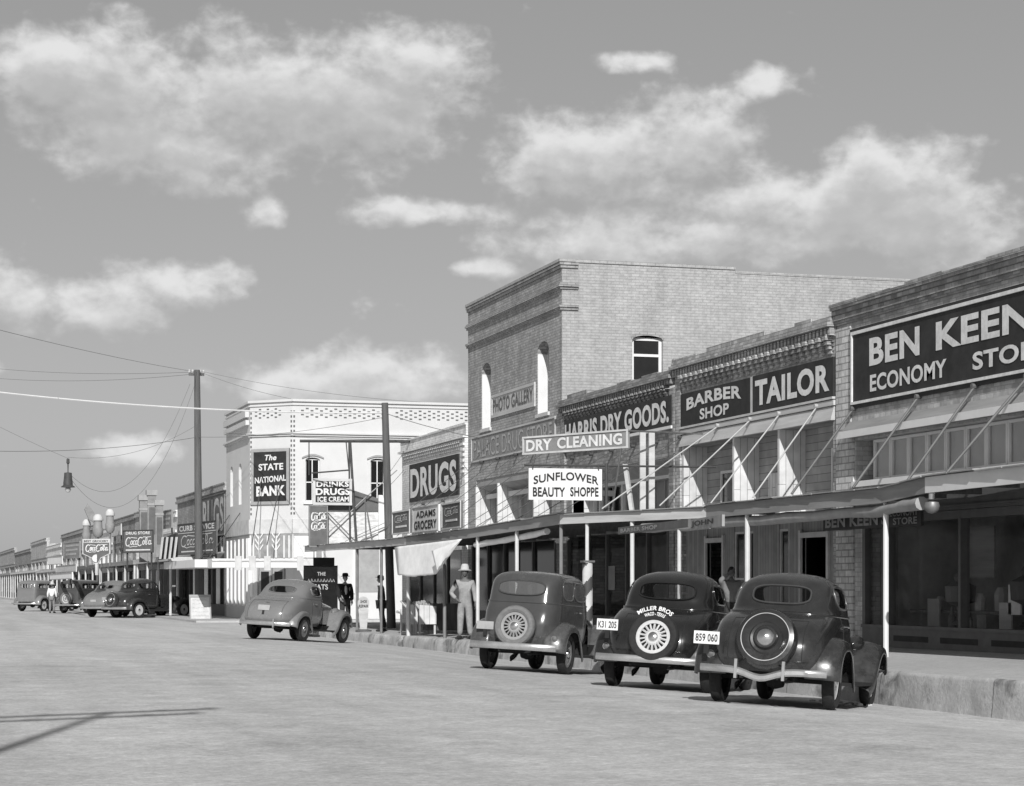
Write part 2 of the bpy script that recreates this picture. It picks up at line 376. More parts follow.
def carpaint(name, v, dust):
    m, t, p = newmat(name); L = t.links
    c = t.nodes.new('ShaderNodeTexCoord'); n = t.nodes.new('ShaderNodeTexNoise'); n.inputs['Scale'].default_value = 6; n.inputs['Detail'].default_value = 10; n.inputs['Roughness'].default_value = .72
    L.new(c.outputs['Object'], n.inputs['Vector']); sp_ = t.nodes.new('ShaderNodeSeparateXYZ'); L.new(c.outputs['Object'], sp_.inputs[0])
    def mr(x, a, b, lo, hi):
        r = t.nodes.new('ShaderNodeMapRange'); r.inputs[1].default_value = lo; r.inputs[2].default_value = hi; r.inputs[3].default_value = a; r.inputs[4].default_value = b; L.new(x, r.inputs[0]); return r.outputs[0]
    def op(o, a, b):
        q = t.nodes.new('ShaderNodeMath'); q.operation = o; q.use_clamp = True
        for i, x in enumerate((a, b)):
            if isinstance(x, (int, float)): q.inputs[i].default_value = x
            else: L.new(x, q.inputs[i])
        return q.outputs[0]
    low = mr(sp_.outputs[2], 1., .12, .3, 1.0)                       # road dust thickens towards the sills
    film = op('MULTIPLY', low, mr(n.outputs[0], .1, 1., .35, .7))
    g = t.nodes.new('ShaderNodeNewGeometry'); s3 = t.nodes.new('ShaderNodeSeparateXYZ'); L.new(g.outputs['Normal'], s3.inputs[0])
    film = op('ADD', film, op('MULTIPLY', mr(s3.outputs[2], 0, .35, .3, 1.), mr(n.outputs[0], .4, 1., .4, .65)))
    q = t.nodes.new('ShaderNodeMath'); q.operation = 'MULTIPLY_ADD'; q.inputs[1].default_value = dust * 1.5; q.inputs[2].default_value = v; L.new(film, q.inputs[0]); L.new(q.outputs[0], p.inputs['Base Color'])
    L.new(mr(film, .13, .5, 0., .8), p.inputs['Roughness']); p.inputs['Coat Weight'].default_value = .5; p.inputs['Coat Roughness'].default_value = .08; p.inputs['Specular IOR Level'].default_value = .5
    return m

# ------------------------------------------------------------------ lettering
_tc = {}
def text_mesh(s, bold):
    k = (s, bold)
    if k in _tc: return _tc[k]
    c = bpy.data.curves.new('t', 'FONT'); c.body = s; c.offset = bold; c.resolution_u = 4; c.space_character = 1.0 + bold * 1.6
    o = bpy.data.objects.new('t', c); COL.objects.link(o); bpy.context.view_layer.update()
    me = bpy.data.meshes.new_from_object(o.evaluated_get(bpy.context.evaluated_depsgraph_get()))
    V = [(v.co.x, v.co.y) for v in me.vertices]; Fc = [tuple(p.vertices) for p in me.polygons]
    bpy.data.objects.remove(o); bpy.data.curves.remove(c); bpy.data.meshes.remove(me)
    x0 = min(v[0] for v in V); x1 = max(v[0] for v in V); y0 = min(v[1] for v in V); y1 = max(v[1] for v in V)
    V = [((a - x0) / (x1 - x0), (b - y0) / (y1 - y0)) for a, b in V]
    _tc[k] = (V, Fc); return _tc[k]
class Frame:
    """a flat board: origin bottom-left, unit right, unit up, normal to the viewer, width, height"""
    def __init__(s, o, r, u, n, w, h): s.o = Vector(o); s.r = Vector(r); s.u = Vector(u); s.n = Vector(n); s.w = w; s.h = h
    def p(s, x, y, d=0): return s.o + s.r * x + s.u * y + s.n * d
    def box(s, mb, x0, x1, y0, y1, d0, d1):
        T = Matrix((( s.r.x, s.u.x, s.n.x, s.o.x), (s.r.y, s.u.y, s.n.y, s.o.y), (s.r.z, s.u.z, s.n.z, s.o.z), (0, 0, 0, 1)))
        mb.box(x0, x1, y0, y1, d0, d1, T); return mb
def put_text(mb, fr, s, x0, x1, y0, y1, d, bold=.022, arc=0., skew=0., rise=0.):
    V, Fc = text_mesh(s, bold); W_ = x1 - x0; Hh = y1 - y0
    out = []
    for (a, b) in V:
        y = y0 + b * Hh + arc * (1 - (2 * a - 1) ** 2) + rise * a
        out.append(fr.p(x0 + a * W_ + skew * b * Hh, y, d))
    mb.add(out, Fc)
def stroke(mb, fr, pts, wd, d):
    pts = [Vector((a, b)) for a, b in pts]; n = len(pts); L = []; Rr = []
    for k in range(n):
        t = pts[min(k + 1, n - 1)] - pts[max(k - 1, 0)]
        t = t.normalized() if t.length > 1e-9 else Vector((1, 0))
        q = Vector((-t.y, t.x)); w_ = wd * (.75 + .5 * abs(t.y))
        L.append(pts[k] + q * w_ / 2); Rr.append(pts[k] - q * w_ / 2)
    mb.grid([[fr.p(p.x, p.y, d) for p in L], [fr.p(p.x, p.y, d) for p in Rr]])
def script_logo(mb, fr, x0, x1, y0, y1, d):
    """flowing script with two big capitals and a ribbon tail"""
    W_ = x1 - x0; Hh = y1 - y0; wd = Hh * .1
    def P(l): return [(x0 + (a + .045 * b) * W_, y0 + b * Hh) for a, b in l]
    def arcp(cx, cy, rx, ry, a0, a1, n=14): return [(cx + rx * math.cos(R(a0 + (a1 - a0) * k / n)), cy + ry * math.sin(R(a0 + (a1 - a0) * k / n))) for k in range(n + 1)]
    for cx in (.1, .55):
        stroke(mb, fr, P(arcp(cx, .52, .085, .42, 50, 318)), wd * 1.15, d)
    stroke(mb, fr, P([(.15, .84), (.2, .95), (.3, .9), (.42, .86)]), wd * .8, d)
    stroke(mb, fr, P([(.6, .84), (.66, .98), (.78, .95), (.93, .98)]), wd * .8, d)
    stroke(mb, fr, P([(.12, .1), (.2, -.02), (.32, .06), (.42, .02), (.47, .08)]), wd * .8, d)
    for cx in (.235, .685): stroke(mb, fr, P(arcp(cx, .42, .034, .2, 0, 360)), wd, d)
    stroke(mb, fr, P(arcp(.33, .42, .036, .2, 55, 310)), wd, d)
    for cx in (.41, .9):
        stroke(mb, fr, P(arcp(cx, .42, .035, .2, 0, 360)), wd, d)
        stroke(mb, fr, P([(cx + .04, .62), (cx + .042, .28), (cx + .06, .22), (cx + .085, .34)]), wd, d)
    stroke(mb, fr, P([(.475, .48), (.515, .48)]), wd, d)
    stroke(mb, fr, P(arcp(.775, .66, .026, .3, -60, 240)) + P([(.77, .24), (.8, .22), (.83, .36)]), wd * .9, d)
def sign(name, label, cat, fr, mats, frame_w=.0, frame_mat=None, texts=(), group=None, thick=.05, extra=None, lmat=None, top=True):
    root = empty(name, fr.p(fr.w / 2, 0, 0), label, cat, group)
    b = MB(); fr.box(b, 0, fr.w, 0, fr.h, -thick, 0); b.build('board', mats, root)
    if frame_w:
        f = MB(); w = frame_w
        fr.box(f, -.004, fr.w + .004, 0, w, 0, .025); fr.box(f, -.004, fr.w + .004, fr.h - w, fr.h, 0, .025)
        fr.box(f, 0, w, w, fr.h - w, 0, .022); fr.box(f, fr.w - w, fr.w, w, fr.h - w, 0, .022); f.build('frame', frame_mat, root)
    if texts:
        for a in texts:
            t = MB(); put_text(t, fr, a[0], a[1] * fr.w, a[2] * fr.w, a[3] * fr.h, a[4] * fr.h, .012, **(a[5] if len(a) > 5 else {})); t.build('lettering', lmat or m_letter, root)
    if extra:
        t = MB(); extra(t); t.build('painted_marks', lmat or m_letter, root)
    return root
def fx(Y0, Y1, z0, z1, X, off=.0):        # board on a street-front plane; Y0 the left (far) end
    return Frame((X - off, Y0, z0), (0, -1, 0), (0, 0, 1), (-1, 0, 0), Y0 - Y1, z1 - z0)
def fy(X0, X1, z0, z1, Y):                # board facing down the street towards the viewer
    return Frame((X0, Y, z0), (1, 0, 0), (0, 0, 1), (0, -1, 0), X1 - X0, z1 - z0)
def fo(px0, py0, px1, py1, pyb, d0):      # oblique upright board with level top edge, left end at distance d0
    A = atD(px0, py0, d0); d1 = (586 - py0) * d0 / (586 - py1); B = atD(px1, py1, d1); Z = atD(px0, pyb, d0).z
    r = (B - A); r.z = 0; w = r.length; r.normalize()
    return Frame((A.x, A.y, Z), r, (0, 0, 1), Vector((r.y, -r.x, 0)), w, A.z - Z)

# ================================================================== GROUND
g = MB(); rr = []
xs = [-400, -60, -20] + [-12 + k * 2 for k in range(10)] + [8.6 + k * .5 for k in range(11)] + [15, 18, 40, 120, 600]; ys = [-120, -20] + [k * 2 for k in range(0, 80)] + [200, 300, 500, 900, 3000]
for y in ys: rr.append([(x, y, zr(x, y) if x < 15.5 or y > 75 else -.23) for x in xs])
g.grid(rr); tag(g.build('road', m_road), kind='structure')
g = MB()                                    # near pavement: high rough kerb along the street
ys = [6 + k * .2 for k in range(341)]
rows = []; ed = []
jit = 0; sag = 0
for k, y in enumerate(ys):
    jit = jit * .9 + random.uniform(-.016, .016); e = XC + jit; zt0 = zk(y); lo = -.27
    sag = random.uniform(.03, .1) if random.random() < .13 else sag * .5
    rows.append([(e + .0, y, lo), (e + .004, y, lo + (zt0 - lo) * .3), (e + .012 + sag * .3, y, lo + (zt0 - lo) * .65), (e + .02 + sag * .8, y, zt0 - .05 - sag * .5), (e + .035 + sag, y, zt0 - .015 - sag * .2), (e + .08 + sag, y, zt0)])
    ed.append((e + .08 + sag, y, rows[-1][-1][2]))
g.grid(rows); g.cur = 1
g.grid([[ed[k], (XC + .5, y, zs(y, XC + .5)), (15, y, zs(y, 15)), (17.0, y, zs(y)), (18.5, y, zs(y))] for k, y in enumerate(ys)])
g.cur = 0; y = ys[-1]; g.quad((XC, y, -.3), (18.5, y, -.3), (18.5, y, zs(y)), (XC, y, zs(y)))
tag(g.build('pavement', [m_curb, m_walk], None, 50), kind='structure')
g = MB(); g.box(11.2, 14.6, 83.2, 420, -.3, .08); g.box(14.6, 40, 83.2, 86, -.3, .08)
tag(g.build('pavement', m_walk), kind='structure')

# ================================================================== BUILDINGS (near block, street front at X = 17)
def fmap(a, b): return (XF, a, b)
def shell(root, Y0, Y1, ztop, m, depth=26, side=True):
    """far walls and roof behind a street front"""
    b = MB()
    b.quad((XF + .31, Y1 - .02, 0), (XF + depth, Y1 - .02, 0), (XF + depth, Y1 - .02, ztop - .1), (XF + .31, Y1 - .02, ztop - .1))
    b.quad((XF + depth, Y0, 0), (XF + depth, Y1, 0), (XF + depth, Y1, ztop - .4), (XF + depth, Y0, ztop - .4))
    if side: b.quad((XF + .31, Y0 + .02, 0), (XF + depth, Y0 + .02, 0), (XF + depth, Y0 + .02, ztop - .1), (XF + .31, Y0 + .02, ztop - .1))
    b.build('side_wall', m, root)
    b = MB(); b.quad((XF + .31, Y0, ztop - .5), (XF + depth, Y0, ztop - .7), (XF + depth, Y1, ztop - .7), (XF + .31, Y1, ztop - .5)); b.build('roof', m_roof, root)
def coping(mb, Y0, Y1, z, ragged=.05, d=.08):
    y = Y0
    while y < Y1:
        l = random.uniform(.5, 1.6); e = min(Y1, y + l)
        mb.box(XF - d - random.uniform(0, .012), XF + .36, y, e - .003, z - .02, z + random.choice((.0, .035, .06, .09)) * ragged / .05 + .02); y = e
def corbels(mb, Y0, Y1, z0, z1, pitch=.3, steps=4, out=.16):
    """stepped brick corbels: a grid of small shadow boxes"""
    n = int((Y1 - Y0) / pitch); h = (z1 - z0) / steps
    for s in range(steps):
        for k in range(n):
            y = Y0 + (k + .5) * (Y1 - Y0) / n; d = out * (s + 1) / steps
            mb.box(XF - d, XF + .02, y - pitch * .27, y + pitch * .27, z0 + s * h + .014, z0 + (s + 1) * h - .012 if s < steps - 1 else z1)
        mb.box(XF - out * (s + 1) / steps * .45, XF + .03, Y0, Y1, z0 + s * h + h * .72, z0 + (s + 1) * h - .018)
def dentils(mb, Y0, Y1, z0, z1, pitch=.17, out=.1, base=.03):
    n = int((Y1 - Y0) / pitch)
    for k in range(n):
        y = Y0 + (k + .5) * (Y1 - Y0) / n
        mb.box(XF - base - out, XF - base + .01, y - pitch * .27, y + pitch * .27, z0, z1)
    mb.box(XF - base, XF + .02, Y0, Y1, z0 - .02, z1 + .004)
def window(root, mapf, a0, a1, b0, b1, into, fm, pm, bars=(), rails=(), w=.06, name='window', d=.06):
    """framed sash: 'window' part with its 'pane' below it"""
    f = MB(); n = Vector(into)
    def bar(p0, p1, q0, q1):
        P = [Vector(mapf(a, b)) for a, b in ((p0, q0), (p1, q0), (p1, q1), (p0, q1))]; f.prism(P, n * d)
    bar(a0, a0 + w, b0, b1); bar(a1 - w, a1, b0, b1); bar(a0 + w, a1 - w, b0, b0 + w); bar(a0 + w, a1 - w, b1 - w, b1)
    for x in bars: bar(x - w * .4, x + w * .4, b0 + w, b1 - w)
    for z in rails: bar(a0 + w, a1 - w, z - w * .45, z + w * .45)
    wo_ = f.build(name, fm, root)
    p = MB(); P = [Vector(mapf(a, b)) + n * d * .6 for a, b in ((a0 + .01, b0 + .01), (a1 - .01, b0 + .01), (a1 - .01, b1 - .01), (a0 + .01, b1 - .01))]; p.quad(*P); p.build('pane', pm, wo_)
    return wo_
def xm(X): return lambda a, b: (X, a, b)
INX = (1, 0, 0)

# ---- 1: the economy store -----------------------------------------------------
bk = empty('store_building', (XF, 30, zs(30)), 'buff brick store with a huge black and white painted board, nearest on the right', 'building')
Y0, Y1 = 23.0, 36.42
b = MB(); poly_wall(b, fmap, [(Y0, 0), (Y1, 0), (Y1, 6.36), (Y0, 6.36)], [rect(23.6, 35.6, 3.38, 4.16), rect(24.4, 35.3, zs(30) - .1, 2.72)], .35, INX); b.build('street_wall', m_brick_bk, bk)
b = MB(); poly_wall(b, xm(XF - .035), [(35.66, zs(36) - .1), (36.4, zs(36) - .1), (36.4, 6.3), (35.78, 6.3), (35.78, 4.5), (35.66, 4.5)], [], .034, INX); b.build('corner_pier', m_brick_pier, bk)
b = MB()
for k, (z0, z1, d) in enumerate(((6.36, 6.45, .05), (6.45, 6.55, .09), (6.55, 6.64, .12), (6.64, 6.7, .16))): b.box(XF - d, XF + .35, Y0, Y1, z0, z1 - .004)
coping(b, Y0, Y1, 6.71, .02, .17); b.build('cornice', m_brick_harris, bk)
b = MB()                                                        # sloping hood over the transom lights
b.prism([(XF - .01, Y0, 4.5), (XF - .01, Y0, 4.2), (XF - .3, Y0, 4.2), (XF - .3, Y0, 4.25), (XF - .06, Y0, 4.5)], (0, 35.75 - Y0, 0)); b.build('hood', m_fascia, bk)
b = MB(); b.box(XF - .34, XF - .302, Y0, 35.78, 4.17, 4.3); b.box(XF - .08, XF + .1, Y0, 35.64, 3.28, 3.385); b.build('trim', m_white, bk)
b = MB(); b.quad((XF + .27, 23.6, 3.38), (XF + .27, 35.3, 3.38), (XF + .27, 35.3, 4.16), (XF + .27, 23.6, 4.16)); b.build('backing', m_white, bk)
ym = 35.3
while ym > 24.4:
    window(bk, xm(XF + .2), ym - .7, ym - .012, 3.4, 4.14, INX, m_white, glass('transom_glass', .03, .74) if ym > 35.2 else bpy.data.materials['transom_glass'], name='transom_window', w=.05); ym -= .7
b = MB(); b.box(XF - .03, XF + .1, 24.4, 35.28, zs(30) - .12, zs(30) + .32); b.box(XF - .06, XF + .12, 24.4, 35.28, zs(30) + .32, zs(30) + .38)
b.cur = 1
for k in range(6): b.box(XF - .036, XF, 34.0 - k * 1.75 - 1.3, 34.0 - k * 1.75, zs(30) + .1, zs(30) + .2)
b.build('bulkhead', [m_dkgrey, m_black], bk)
b = MB(); b.box(XF - .05, XF - .002, 24.2, 35.6, 2.73, 3.22); b.box(XF - .07, XF - .052, 24.2, 35.6, 2.78, 2.82); b.box(XF - .07, XF - .052, 24.2, 35.6, 3.12, 3.16); b.build('sign_band', m_dkgrey, bk)
b = MB(); b.box(XF - .05, XF + .12, 34.22, 34.36, zs(30) - .05, 2.7); b.box(XF - .04, XF + .1, 24.4, 35.3, 2.58, 2.72); b.box(XF - .05, XF + .12, 31.5, 31.58, .75, 2.6); b.box(XF - .05, XF + .12, 28.2, 28.28, .75, 2.6); b.box(XF - .02, XF + .1, 34.4, 34.5, .5, 2.6); b.box(XF - .02, XF + .1, 35.18, 35.3, .5, 2.6); b.build('window_trim', m_dkgrey, bk)
b = MB()
for a, c in ((31.6, 34.2), (28.3, 31.48), (24.5, 28.18), (34.5, 35.18)): b.quad((XF + .06, a, .75), (XF + .06, c, .75), (XF + .06, c, 2.58), (XF + .06, a, 2.58))
b.build('show_window', m_glass, bk)
b = MB(); b.box(XF + .36, XF + .4, 24.4, 36, 2.72, 3.3); b.box(XF + 2.0, XF + 2.05, 24, 35.4, 0, 3); b.box(XF + .12, XF + 2.0, 24.2, 35.3, .3, zs(30) + .3); b.box(XF + .12, XF + 2.0, 24.2, 24.25, .3, 3); b.box(XF + .1, XF + 2.0, 24.2, 35.3, 2.74, 2.8); b.box(XF + .36, XF + 2.0, 35.3, 35.35, .3, 2.9); b.build('interior', mat('shop_interior', .3, .9, .35, 1.2), bk)
shell(bk, Y0, Y1, 6.6, m_brick_bk)
frB = fx(35.74, 24.0, 4.74, 6.22, XF, .06)
def inner_border(t):
    for (x0, x1, y0, y1) in ((.08, 11.66, .07, .12), (.08, 11.66, 1.36, 1.42), (.08, .13, .12, 1.36), (11.61, 11.66, .12, 1.36)): frB.box(t, x0, x1, y0, y1, .0, .03)
sign('store_sign', "long black painted board reading BEN KEEN'S ECONOMY STORE across the upper brick wall", 'sign', frB, m_black,
     texts=(("BEN", .84 / 11.74, 2.81 / 11.74, .485, .825, dict(bold=.035)), ("KEEN'S", 3.41 / 11.74, 7.54 / 11.74, .485, .83, dict(bold=.035)),
            ("ECONOMY", .87 / 11.74, 3.79 / 11.74, .165, .375, dict(bold=.03)), ("STORE", 4.69 / 11.74, 7.1 / 11.74, .175, .375, dict(bold=.03))), extra=inner_border)
frU = fx(34.0, 30.3, 2.42, 2.72, 15.6)
sign('hanging_sign', "dark under-awning board reading BEN KEEN'S ECONOMY STORE in pale letters", 'sign', frU, m_black,
     texts=(("BEN KEEN'S", .03, .68, .15, .85, dict(bold=.035)), ("ECONOMY", .71, .98, .56, .92), ("STORE", .74, .97, .1, .48)), lmat=m_midsign2)

# ---- 2: barber shop and tailor -------------------------------------------------
tb = empty('store_building', (XF, 40.7, zs(40)), 'low brick store with barber shop and tailor boards under corbelled brickwork', 'building')
Y0, Y1 = 36.44, 45.0
holes = [rect(41.62, 44.5, 2.88, 4.6), rect(39.22, 41.5, 2.88, 4.6), rect(36.6, 39.1, 2.88, 4.6), rect(36.6, 44.6, zs(45) - .1, 2.75)]
b = MB(); poly_wall(b, fmap, [(Y0, 0), (Y1, 0), (Y1, 6.2), (Y0, 6.2)], holes, .3, INX); b.build('street_wall', m_brick_tailor, tb)
b = MB(); b.box(XF - .05, XF, 44.66, 44.98, zs(45) - .1, 6.2); b.build('corner_pier', m_brick_tailor, tb)
b = MB(); corbels(b, Y0 + .1, 44.6, 5.86, 6.2, .3, 4); dentils(b, Y0, Y1, 6.21, 6.35, .17); b.box(XF - .2, XF + .3, Y0, Y1, 6.37, 6.45); b.box(XF - .14, XF + .3, Y0, Y1, 6.452, 6.52)
coping(b, Y0, Y1, 6.54, .05, .12); b.build('cornice', m_brick_tailor, tb)
b = MB(); b.box(XF - .06, XF - .003, 36.46, 44.64, 4.88, 4.98)
b.prism([(XF - .003, 36.5, 4.86), (XF - .003, 36.5, 4.6), (XF - .1, 36.5, 4.6), (XF - .03, 36.5, 4.86)], (0, 8.1, 0)); b.build('hood', m_fascia_l, tb)
b = MB()                                                        # loft bays: white partitions, board backs and ceilings
for y in (44.5, 41.5, 39.1): b = MB(); b.box(XF - .02, XF + .55, y - .002, y + .1, 2.86, 4.6); b.build('partition', m_boards_w, tb)
b = MB(); b.box(XF + .3, XF + .6, 36.5, 44.5, 4.605, 4.66); b.build('ceiling', m_boards_h, tb)
b = MB(); b.box(XF + .55, XF + .6, 36.5, 44.5, 2.86, 4.6); b.box(XF - .1, XF + .55, 36.5, 44.6, 2.8, 2.87); b.build('back_wall', m_boards_h, tb)
window(tb, xm(XF + .47), 41.8, 43.5, 2.9, 4.0, INX, m_white, m_glassd, bars=(42.5,)); window(tb, xm(XF + .47), 36.6, 37.7, 2.9, 4.15, INX, m_white, m_glassd, bars=(37.3,))
b = MB(); b.box(XF + .42, XF + .548, 39.6, 40.7, 2.87, 3.8); b.build('panel', m_boards_w, tb)
b = MB()                                                        # board shop front below the awning
for a, c in ((36.6, 37.0), (38.2, 38.9), (39.35, 40.7), (40.95, 41.2), (41.75, 42.35), (43.3, 44.6)): b.box(XF + .08, XF + .16, a, c, zs(45) - .1, 2.74)
for a, c in ((37.0, 38.2), (42.35, 43.3)): b.box(XF + .1, XF + .16, a, c, 2.45, 2.74)
for a, c in ((38.9, 39.35), (40.7, 40.95), (41.2, 41.75)): b.box(XF + .1, XF + .16, a, c, zs(45) - .1, .95); b.box(XF + .1, XF + .16, a, c, 2.6, 2.74)
b.build('shop_front', m_boards, tb)
b = MB()
for a, c in ((37.0, 38.2), (42.35, 43.3)):
    for (p, q) in ((a - .09, a), (c, c + .09)): b.box(XF + .03, XF + .14, p, q, zs(45) - .1, 2.55)
    b.box(XF + .03, XF + .14, a, c, 2.4, 2.5)
b.build('door_frame', m_whitew, tb)
for a, c in ((38.9, 39.35), (40.7, 40.95), (41.2, 41.75)): window(tb, xm(XF + .1), a, c, .95, 2.6, INX, m_whitew, m_glassd, rails=(1.6,), w=.045)
for a in (37.0, 42.35):
    b = MB(); b.prism([(XF + .2, a + .05, zs(45)), (XF + .75, a + .25, zs(45)), (XF + .75, a + .25, 2.38), (XF + .2, a + .05, 2.38)], (.0, .05, 0)); d = b.build('door', m_dkgrey, tb)
    b = MB(); b.lathe([(.0, 0), (.03, .01), (.035, .03), (.0, .05)], 10, Matrix.Translation((XF + .68, a + .2, 1.3)) @ Matrix.Rotation(R(90), 4, 'X')); b.build('handle', m_chrome, d)
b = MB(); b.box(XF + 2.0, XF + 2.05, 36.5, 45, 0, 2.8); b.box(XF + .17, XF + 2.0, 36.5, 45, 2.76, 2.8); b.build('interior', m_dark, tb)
shell(tb, Y0, Y1, 6.4, m_brick_tailor)
sign('barber_sign', 'black board lettered BARBER SHOP, arched over, high on the brick front', 'sign', fx(44.62, 40.56, 5.05, 5.79, XF, .05), m_black,
     texts=(("BARBER", .1, .89, .46, .82, dict(bold=.035, arc=.08)), ("SHOP", .3, .72, .1, .43, dict(bold=.03))))
sign('tailor_sign', 'black board lettered TAILOR in big white capitals beside the barber board', 'sign', fx(40.42, 36.5, 5.06, 5.8, XF, .05), m_black,
     texts=(("TAILOR", .04, .965, .14, .86, dict(bold=.04)),))
b = MB(); fr = fx(44.64, 36.47, 5.0, 5.05, XF, 0); fr.box(b, 0, fr.w, 0, .045, 0, .08); fr.box(b, 4.085, 4.2, .05, .8, 0, .045); b.build('sign_trim', m_whitew, tb)
sign('hanging_sign', 'pale under-awning board lettered JOHN beside the rolled awning', 'sign', fo(690, 519.6, 722, 514.5, 530.5, 40), m_canvas_g, texts=(("JOHN", .06, .75, .2, .8, dict(bold=.03)),), lmat=m_inkletter)

# ---- 3: dry goods --------------------------------------------------------------
hb = empty('store_building', (XF, 49.3, zs(49)), 'brown brick dry goods store left of the barber shop, checkered corbel band', 'building')
Y0, Y1 = 45.02, 53.66
b = MB(); poly_wall(b, fmap, [(Y0, 0), (Y1, 0), (Y1, 6.0), (Y0, 6.0)], [rect(45.4, 52.7, 2.88, 4.42), rect(45.5, 53.2, zs(49) - .1, 2.75)], .3, INX); b.build('street_wall', m_brick_harris, hb)
b = MB(); b.box(XF - .06, XF, 45.04, 45.36, zs(46) - .1, 5.98); b.box(XF - .06, XF, 53.3, 53.62, 2.9, 5.98); b.build('corner_pier', m_brick_harris, hb)
b = MB(); corbels(b, 45.45, 53.2, 5.82, 6.08, .29, 4); dentils(b, Y0, Y1, 6.08, 6.19, .17); b.box(XF - .2, XF + .3, Y0, Y1, 6.21, 6.29); b.box(XF - .13, XF + .3, Y0, Y1, 6.293, 6.36)
coping(b, Y0, Y1, 6.38, .055, .1); b.build('cornice', m_brick_harris, hb)
b = MB(); b.prism([(XF + .02, 45.4, 4.42), (XF + .02, 45.4, 4.38), (XF + .5, 45.4, 4.1), (XF + .5, 45.4, 4.42)], (0, 7.3, 0)); b.build('hood', m_greytrim, hb)
b = MB(); b.box(XF + .5, XF + .58, 45.4, 52.7, 4.02, 4.18)
for y in (52.66, 52.2, 50.4, 48.3, 46.6): b.box(XF + .55, XF + .64, y - .06, y + .03, 2.86, 4.05)
b.build('trim', m_white, hb)
b = MB(); b.box(XF - .02, XF + .7, 52.7, 52.78, 2.86, 4.4); b.build('partition', m_boards_w, hb)
b = MB(); b.box(XF + .7, XF + .75, 45.4, 52.7, 2.86, 4.2); b.box(XF - .1, XF + .72, 45.4, 52.8, 2.8, 2.87); b.build('back_wall', m_boards, hb)
for a, c in ((45.5, 46.5), (46.7, 48.2), (48.4, 50.3), (50.5, 52.1)): window(hb, xm(XF + .62), a, c, 2.9, 4.05, INX, m_greytrim, m_shade if a < 48 else m_glassd, bars=((a + c) / 2,), w=.05)
b = MB(); b.box(XF - .03, XF + .1, 45.5, 53.2, zs(49) - .1, zs(49) + .45)
for y in (45.5, 46.9, 48.4, 49.9, 51.4, 53.1): b.box(XF - .03, XF + .08, y, y + .08, zs(49) + .45, 2.72)
b.build('shop_front', m_dkgrey, hb)
b = MB()
for k in range(5): y = (45.5, 46.9, 48.4, 49.9, 51.4, 53.1)[k]; y2 = (45.5, 46.9, 48.4, 49.9, 51.4, 53.1)[k + 1]; b.quad((XF + .04, y + .08, .7), (XF + .04, y2, .7), (XF + .04, y2, 2.72), (XF + .04, y + .08, 2.72))
b.build('show_window', m_glass, hb)
b = MB(); b.box(XF + 1.8, XF + 1.85, 45.1, 53.6, 0, 2.9); b.box(XF + .3, XF + 1.8, 45.1, 53.6, 2.76, 2.8); b.box(XF + .1, XF + 1.8, 45.1, 53.6, .2, zs(49) + .4); b.build('interior', mat('shop_interior_deep', .2, .9, .3, 1.4), hb)
shell(hb, Y0, Y1, 6.2, m_brick_harris)
sign('dry_goods_sign', 'black board lettered HARRIS DRY GOODS in tall white capitals', 'sign', fx(53.25, 45.15, 5.13, 5.83, XF, .08), m_black, texts=(("HARRIS DRY GOODS.", .012, .985, .12, .86, dict(bold=.04)),))
b = MB(); fr = fx(53.25, 45.12, 5.06, 5.13, XF); fr.box(b, 0, fr.w, 0, .068, 0, .1); b.build('sign_trim', m_white, hb)
sign('hanging_sign', 'faded under-awning board lettered BARBER SHOP over dark shop windows', 'sign', fo(618, 527.5, 688, 519, 534.5, 40), m_midsign, texts=(("BARBER SHOP", .05, .6, .2, .75, dict(bold=.02)),), lmat=m_fade)

# ---- 4: two storey brick block ---------------------------------------------------
pb = empty('brick_building', (XF, 58.5, zs(58)), 'tall two storey brown brick building with a pale brick side wall', 'building')
Y0, Y1 = 53.7, 63.4; ZT = 10.2
holes = [arch(54.85, 55.95, 6.22, 8.2, .28), arch(60.75, 61.8, 6.22, 8.2, .28), rect(54.6, 62.45, 2.88, 4.7), rect(54.2, 62.9, zs(58) - .1, 2.7)]
b = MB(); poly_wall(b, fmap, [(Y0, 0), (Y1, 0), (Y1, 8.9), (Y0, 8.9)], holes, .34, INX); b.build('street_wall', m_brick_dark, pb)
def band(mb, z0, z1, d, e=.45):
    mb.box(XF - d, XF + .33, Y0 - .012, Y1, z0, z1 - .004); mb.box(XF - d, XF + e, Y0 - d, Y0 - .013, z0, z1 - .004)
b = MB(); b.box(XF, XF + .33, Y0, Y1, 8.9, ZT - .1)
for z0, z1, d in ((8.86, 8.93, .06), (8.93, 8.99, .1), (9.42, 9.48, .06), (9.48, 9.55, .11), (9.55, 9.6, .07), (9.98, 10.06, .05), (10.06, 10.13, .08)): band(b, z0, z1, d)
b.build('cornice', m_brick_dark, pb)
b = MB(); b.box(XF - .1, XF + .36, Y0 - .1, Y1, ZT - .06, ZT + .02); b.box(XF + .362, 22, Y0 - .04, Y0 + .32, ZT - .06, ZT + .03); b.box(22.002, 27.3, Y0 - .03, Y0 + .32, ZT - .16, ZT - .09); b.box(27.302, 44, Y0 - .03, Y0 + .32, ZT - .3, ZT - .22); b.build('coping', m_brick_side, pb)
b = MB(); poly_wall(b, lambda a, c: (a, Y0 - .01, c), [(XF + .003, 0), (44, 0), (44, ZT - .3), (27.3, ZT - .3), (27.3, ZT - .16), (22, ZT - .16), (22, ZT - .06), (XF + .003, ZT - .06)], [arch(19.0, 19.88, 6.4, 8.3, .14)], .3, (0, 1, 0)); b.build('side_wall', m_brick_side, pb)
